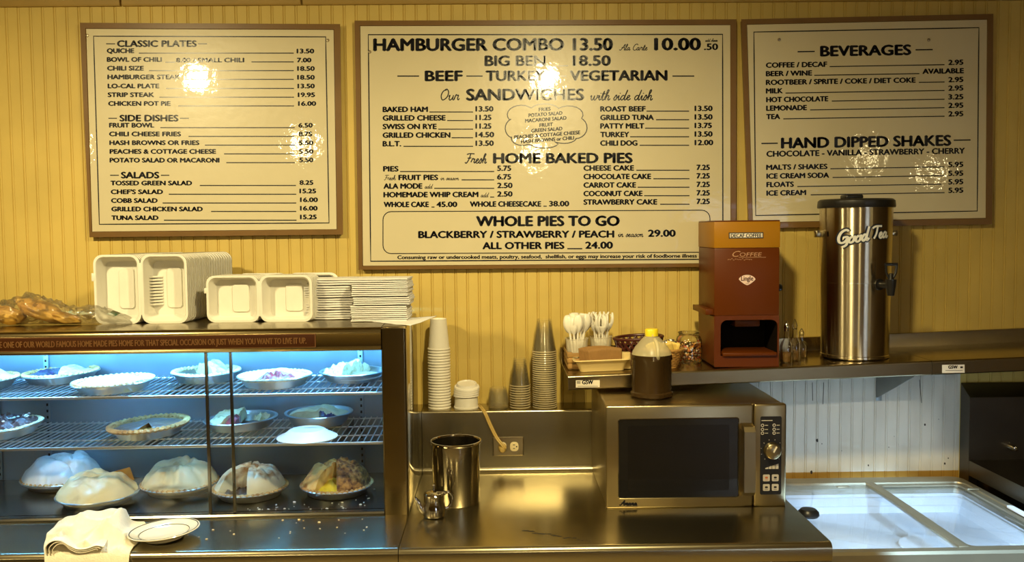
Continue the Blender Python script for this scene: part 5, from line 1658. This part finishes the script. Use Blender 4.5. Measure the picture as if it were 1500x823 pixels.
# ------------------------------------------------------------------ tea urn
UY = 3.085 - 3.28
ux = XD(1252.5, UY, 420)
uz = zsh(ux) + 0.002
RU = R_(102, 3.085)
RUb = R_(95, 3.085)
zut = P(1252, 302, UY).z - uz
urn = thing('tea_urn', 'tall stainless tea urn with black lid on the long shelf', 'urn', (ux, UY, uz))
MB().lathe([(0, 0.0), (RUb - 0.008, 0.0), (RUb - 0.006, 0.004), (RUb + 0.002, 0.004), (RUb + 0.002, 0.012), (RUb, 0.014), (RU, zut), (RU - 0.004, zut), (0, zut - 0.002)], 96).build('body', M_URN, urn, local=True, sharp=30)
MB().tube([((RUb + (RU - RUb) * 0.5) * math.cos(a_), (RUb + (RU - RUb) * 0.5) * math.sin(a_), zut * 0.5) for a_ in [2 * PI * i / 90 for i in range(90)]], 0.0008, 6, closed=True).build('seam', M_URN, urn, local=True)
ld = MB().lathe([(RU - 0.002, zut - 0.006), (RU + 0.006, zut - 0.006), (RU + 0.008, zut - 0.002), (RU + 0.006, zut + 0.018), (RU - 0.002, zut + 0.024), (0.03, zut + 0.027), (0, zut + 0.027)], 64).build('lid', M_BLACK, urn, local=True, sharp=40)
kx_ = P(1251, 292, UY - 0.02).x - ux
MB().box(kx_ - 0.031, -0.028, zut + 0.024, kx_ + 0.031, 0.028, zut + 0.040, 0.006, 3).build('lid_knob', M_BLACK, ld, local=True)
zh = P(1252, 342, UY).z - uz
m = MB()
m.box(-RU - 0.022, -0.012, zh - 0.012, -RU + 0.002, 0.012, zh + 0.012, 0.003)
m.build('handle', M_STEEL, urn, local=True)
MB().box(RU - 0.002, -0.012, zh - 0.010, RU + 0.022, 0.012, zh + 0.010, 0.003).build('handle', M_STEEL, urn, local=True)
# strap on the left front
m = MB()
def cyl(R_u, px, py):
    c2 = P(px, py, UY - RU)
    s_ = max(-0.985, min(0.985, (c2.x - ux) / (RU * 0.985)))
    return Vector((ux + R_u * s_, UY - R_u * math.sqrt(1 - s_ * s_), P(px, py, UY - RU * math.sqrt(1 - s_ * s_)).z))
def cyl_strip(pts_, w, R_u):
    strip(m, pts_, w, lambda px, py: cyl(R_u, px, py))
cyl_strip([(1208 + k * 1.5, 342.0) for k in range(13)], 8.6, RU + 0.002)
m.build('strap', M_STEEL, urn)
# lettering on the urn
for w_, mm, rr2, nm in ((6.6, M_LOGOB, 0.0012, 'logo_outline'), (3.0, M_LOGOW, 0.0018, 'logo_lettering')):
    m = MB()
    def tcu(px, py, rr2=rr2):
        return cyl(RU + rr2, px, py)
    hand(m, 'Good', 1233, 1272, 358, 20, tcu, w_, slope=-0.17, shear=0.12)
    hand(m, 'Tea', 1275, 1302, 350, 18, tcu, w_ * 0.9, slope=-0.10, shear=0.12)
    m.build(nm, mm, urn, recalc=False)
# spigot
sp_a = math.asin(min(0.9, (P(1283, 420, UY - RU * 0.7).x - ux) / RU))
sdir = Vector((math.sin(sp_a), -math.cos(sp_a), 0))
zsp = P(1285, 416, UY - 0.09).z - uz
m = MB()
a0_ = sdir * (RU - 0.004)
tip = sdir * (RU + 0.052)
m.tube([a0_ + Vector((0, 0, zsp)), a0_ + sdir * 0.006 + Vector((0, 0, zsp))], 0.019, 20)
m.tube([a0_ + Vector((0, 0, zsp)), tip + Vector((0, 0, zsp))], 0.0115, 16)
m.tube([tip + Vector((0, 0, zsp + 0.020)), tip + Vector((0, 0, zsp + 0.0)), tip + Vector((0, 0, zsp - 0.034))], [0.018, 0.0165, 0.011], 18)
sp = m.build('spigot', M_BLACK, urn, local=True)
m = MB()
hb = tip + Vector((0, 0, zsp + 0.018))
perp = Vector((1, 0, 0))
for s_ in (-1, 1):
    m.tube([hb + perp * 0.004 * s_, hb + perp * 0.016 * s_ + Vector((0, 0, 0.024)), hb + perp * 0.0185 * s_ + Vector((0, 0, 0.052))], 0.0042, 10)
m.tube([hb + perp * -0.021 + Vector((0, 0, 0.052)), hb + perp * 0.021 + Vector((0, 0, 0.052))], 0.0052, 10)
m.tube([hb + Vector((0, 0, -0.006)), hb + Vector((0, 0, 0.022))], [0.010, 0.006], 12)
m.build('tap_lever', M_BLACK, sp, local=True)
m = MB().lathe([(0.0, 0.006), (0.0045, 0.005), (0.0045, 0.0)], 12, tuple(sdir * RU * 1.0 + Vector((-0.036, 0.010, zsp + 0.05))), Matrix.Rotation(PI / 2, 3, 'X'))
m.build('rivet', M_BLACK, urn, local=True)

# ------------------------------------------------------------------ chest freezer
FZ = 0.835
fx0, fx1 = 0.842, 1.700
fy0, fy1 = -0.805, -0.045
fr = thing('chest_freezer', 'chest freezer with two sliding glass lids under the shelf', 'freezer', ((fx0 + fx1) / 2, fy0, 0.0))
fcx, fcy = (fx0 + fx1) / 2, (fy0 + fy1) / 2
fw, fh = fx1 - fx0, fy1 - fy0
lp = lambda w, h, r, z: [(fcx + x, fcy + y, z) for x, y in rr(w, h, r, 8)]
MB().loft([lp(fw, fh, 0.04, 0.02), lp(fw, fh, 0.04, 0.79), lp(fw - 0.01, fh - 0.01, 0.04, 0.795), lp(fw - 0.09, fh - 0.09, 0.03, 0.795), lp(fw - 0.09, fh - 0.09, 0.03, 0.60)], True, False).build('cabinet', M_FRIM, fr)
lpo = lambda k, r, z: [(fcx + x, (fy0 + 0.030 + fy1 - 0.070) / 2 + y, z) for x, y in rr(fw - 0.050 - k, (fy1 - 0.070) - (fy0 + 0.030) - k, r, 8)]
MB().loft([lp(fw + 0.004, fh + 0.004, 0.045, 0.79), lp(fw + 0.006, fh + 0.006, 0.045, FZ - 0.006), lp(fw - 0.006, fh - 0.006, 0.043, FZ + 0.002), lpo(0.0, 0.034, FZ + 0.002), lpo(0.010, 0.03, FZ - 0.010), lpo(0.016, 0.03, FZ - 0.014), lpo(0.035, 0.03, 0.79)], False, False).build('rim', M_FREEZ, fr, sharp=25)
MB().loft([lpo(0.038, 0.03, 0.80), lpo(0.038, 0.03, 0.790), lpo(0.050, 0.03, 0.787), lpo(0.050, 0.03, 0.760), lpo(0.060, 0.03, 0.757), lpo(0.068, 0.03, 0.735)], False, True).build('liner', M_WHITE, fr, sharp=25)
# lids
dvx0, dvx1 = PZ(1272, 716, FZ).x, PZ(1297, 722, FZ).x
dvx0, dvx1 = 1.322, 1.362
g1 = MB().box(fx0 + 0.034, fy0 + 0.036, FZ - 0.006, dvx1 - 0.012, fy1 - 0.078, FZ - 0.001, 0.001).build('glass_lid', M_FGLASS, fr)
MB().box(dvx0, fy0 + 0.033, FZ - 0.008, dvx1 - 0.010, fy1 - 0.060, FZ + 0.004, 0.003).build('lid_edge', M_FREEZ, g1)
g2 = MB().box(dvx0 + 0.006, fy0 + 0.036, FZ - 0.014, fx1 - 0.034, fy1 - 0.078, FZ - 0.009, 0.001).build('glass_lid', M_FGLASS, fr)
m = MB()
cx_, w_ = (dvx1 - 0.016 + fx1 - 0.030) / 2, (fx1 - 0.030 - dvx1 + 0.016)
lq = lambda w, h, r, z: [(cx_ + x, (fy0 + 0.034 + fy1 - 0.074) / 2 + y, z) for x, y in rr(w, h, r, 6)]
m.loft([lq(w_, fh - 0.110, 0.02, FZ - 0.009), lq(w_, fh - 0.110, 0.02, FZ - 0.003), lq(w_ - 0.036, fh - 0.145, 0.022, FZ - 0.003), lq(w_ - 0.036, fh - 0.145, 0.022, FZ - 0.009)])
m.build('lid_edge', M_FREEZ, g2, sharp=25)
for px, py in ((1235, 713), (1425, 716)):
    q = PZ(px, py, FZ + 0.004)
    MB().box(q.x - 0.022, min(q.y, fy1 - 0.03) - 0.006, FZ, q.x + 0.022, min(q.y, fy1 - 0.03) + 0.006, FZ + 0.007, 0.003).build('lid_grip', M_FREEZ, fr)
q = PZ(1495, 750, FZ + 0.002)
MB().loft([[(1.676 + x, q.y + y, z) for x, y in rr(0.022, 0.12, 0.011, 6)] for z in (FZ + 0.001, FZ + 0.006)], False, True).build('lid_handle', M_WHITE, fr)
MB().box(fx0 + 0.08, fy0 + 0.052, 0.800, fx1 - 0.08, fy0 + 0.062, 0.812, 0.002).build('lamp_strip', mat('freezer lamp strip', (0.9, 0.95, 1.0), 0.4, emit=(0.60, 0.80, 1.0), estr=4.0), fr)
lamp('AREA', 'freezer_lamp', (fcx, fy0 + 0.066, 0.806), 4.0, (0.50, 0.74, 1.0), (0.58, 0.012), target=(fcx, fy0 + 0.20, 0.720))
q = PZ(1366, 797, 0.755)
tag(MB().lathe([(0, 0.0), (0.092, 0.0), (0.096, 0.010), (0.099, 0.010), (0.100, 0.014), (0.097, 0.016), (0.090, 0.015), (0, 0.015)], 48, (q.x, max(q.y, fy0 + 0.155), 0.7353)).build('ice_cream_tub', M_WHITE), 'round white ice cream tub under the left freezer lid', 'tub')
# black gasket edge by the counter
q = PZ(1187, 757, FZ)
tag(MB().lathe([(0, 0.0), (0.030, 0.0), (0.034, 0.006), (0.032, 0.016), (0.024, 0.024), (0, 0.026)], 32).build('black_grip', M_BLACK, local=True, origin=(q.x - 0.006, q.y, FZ + 0.0022)), 'black rubber grip on the freezer beside the counter', 'grip')

# ------------------------------------------------------------------ stains on the white panel
m = MB()
random.seed(21)
for px, py, r in ((1197, 645, 3.2), (1188.5, 691.5, 3.0), (1272, 681.5, 1.7), (1355, 622, 2.2), (1384, 679, 2.2), (1389, 671, 1.4), (1302, 655, 1.2), (1204, 650, 1.3), (1233, 660, 0.9), (1375, 614, 0.9), (1310, 639, 0.8)):
    pts_ = [(px + r * (0.8 + 0.5 * random.random()) * 0.55 * math.cos(2 * PI * k / 12), py + r * (0.8 + 0.5 * random.random()) * 0.75 * math.sin(2 * PI * k / 12)) for k in range(12)]
    m.add([P(a_, b_, -0.0012) for a_, b_ in pts_], [list(range(12))])
for px, y0, y1, dxs in ((1190, 560, 587, 0.5), (1206.5, 560, 592, -1.0), (1347, 556, 590, 3.0)):
    strip(m, [(px, y0), (px + dxs * 0.4, (y0 + y1) / 2), (px + dxs, y1)], 0.9, to_y(-0.0012))
st = m.build('wall_stain', M_SPOTD, recalc=False)
tag(st, 'dark spots and cracks on the white panel above the freezer', 'stain', kind='stuff')

# ------------------------------------------------------------------ steel sink unit at the right edge
sx0 = 1.722
sk = thing('steel_sink', 'dark stainless sink unit with sloped upstand at the right edge', 'sink', (2.1, -0.35, 0.0))
zt1, zt0, zc_ = P(1418, 560, 0).z, P(1433, 582, -0.07).z, P(1434, 674, -0.07).z
MB().prism([(-0.005, 0.3), (-0.005, zt1), (-0.070, zt0), (-0.070, zc_), (-0.072, zc_ - 0.002), (-0.072, 0.3)], sx0, 2.6).build('upstand', M_SINK, sk, sharp=20)
MB().prism([(-0.074, zc_), (-0.72, zc_), (-0.72, zc_ - 0.055), (-0.074, zc_ - 0.055)], sx0, 2.6).build('drain_board', M_SINK, sk, sharp=20)
MB().prism([(-0.074, zc_ - 0.055), (-0.66, zc_ - 0.055), (-0.60, 0.0), (-0.08, 0.0)], sx0 + 0.03, 2.56).build('cabinet', M_STEELD, sk, sharp=20)
q = P(1484, 656, -0.09)
MB().lathe([(0, 0.04), (0.008, 0.038), (0.012, 0.02), (0.012, 0.0)], 20, (q.x, -0.070, q.z), Matrix.Rotation(PI / 2, 3, 'X')).build('tap_stub', M_CHROME, sk)
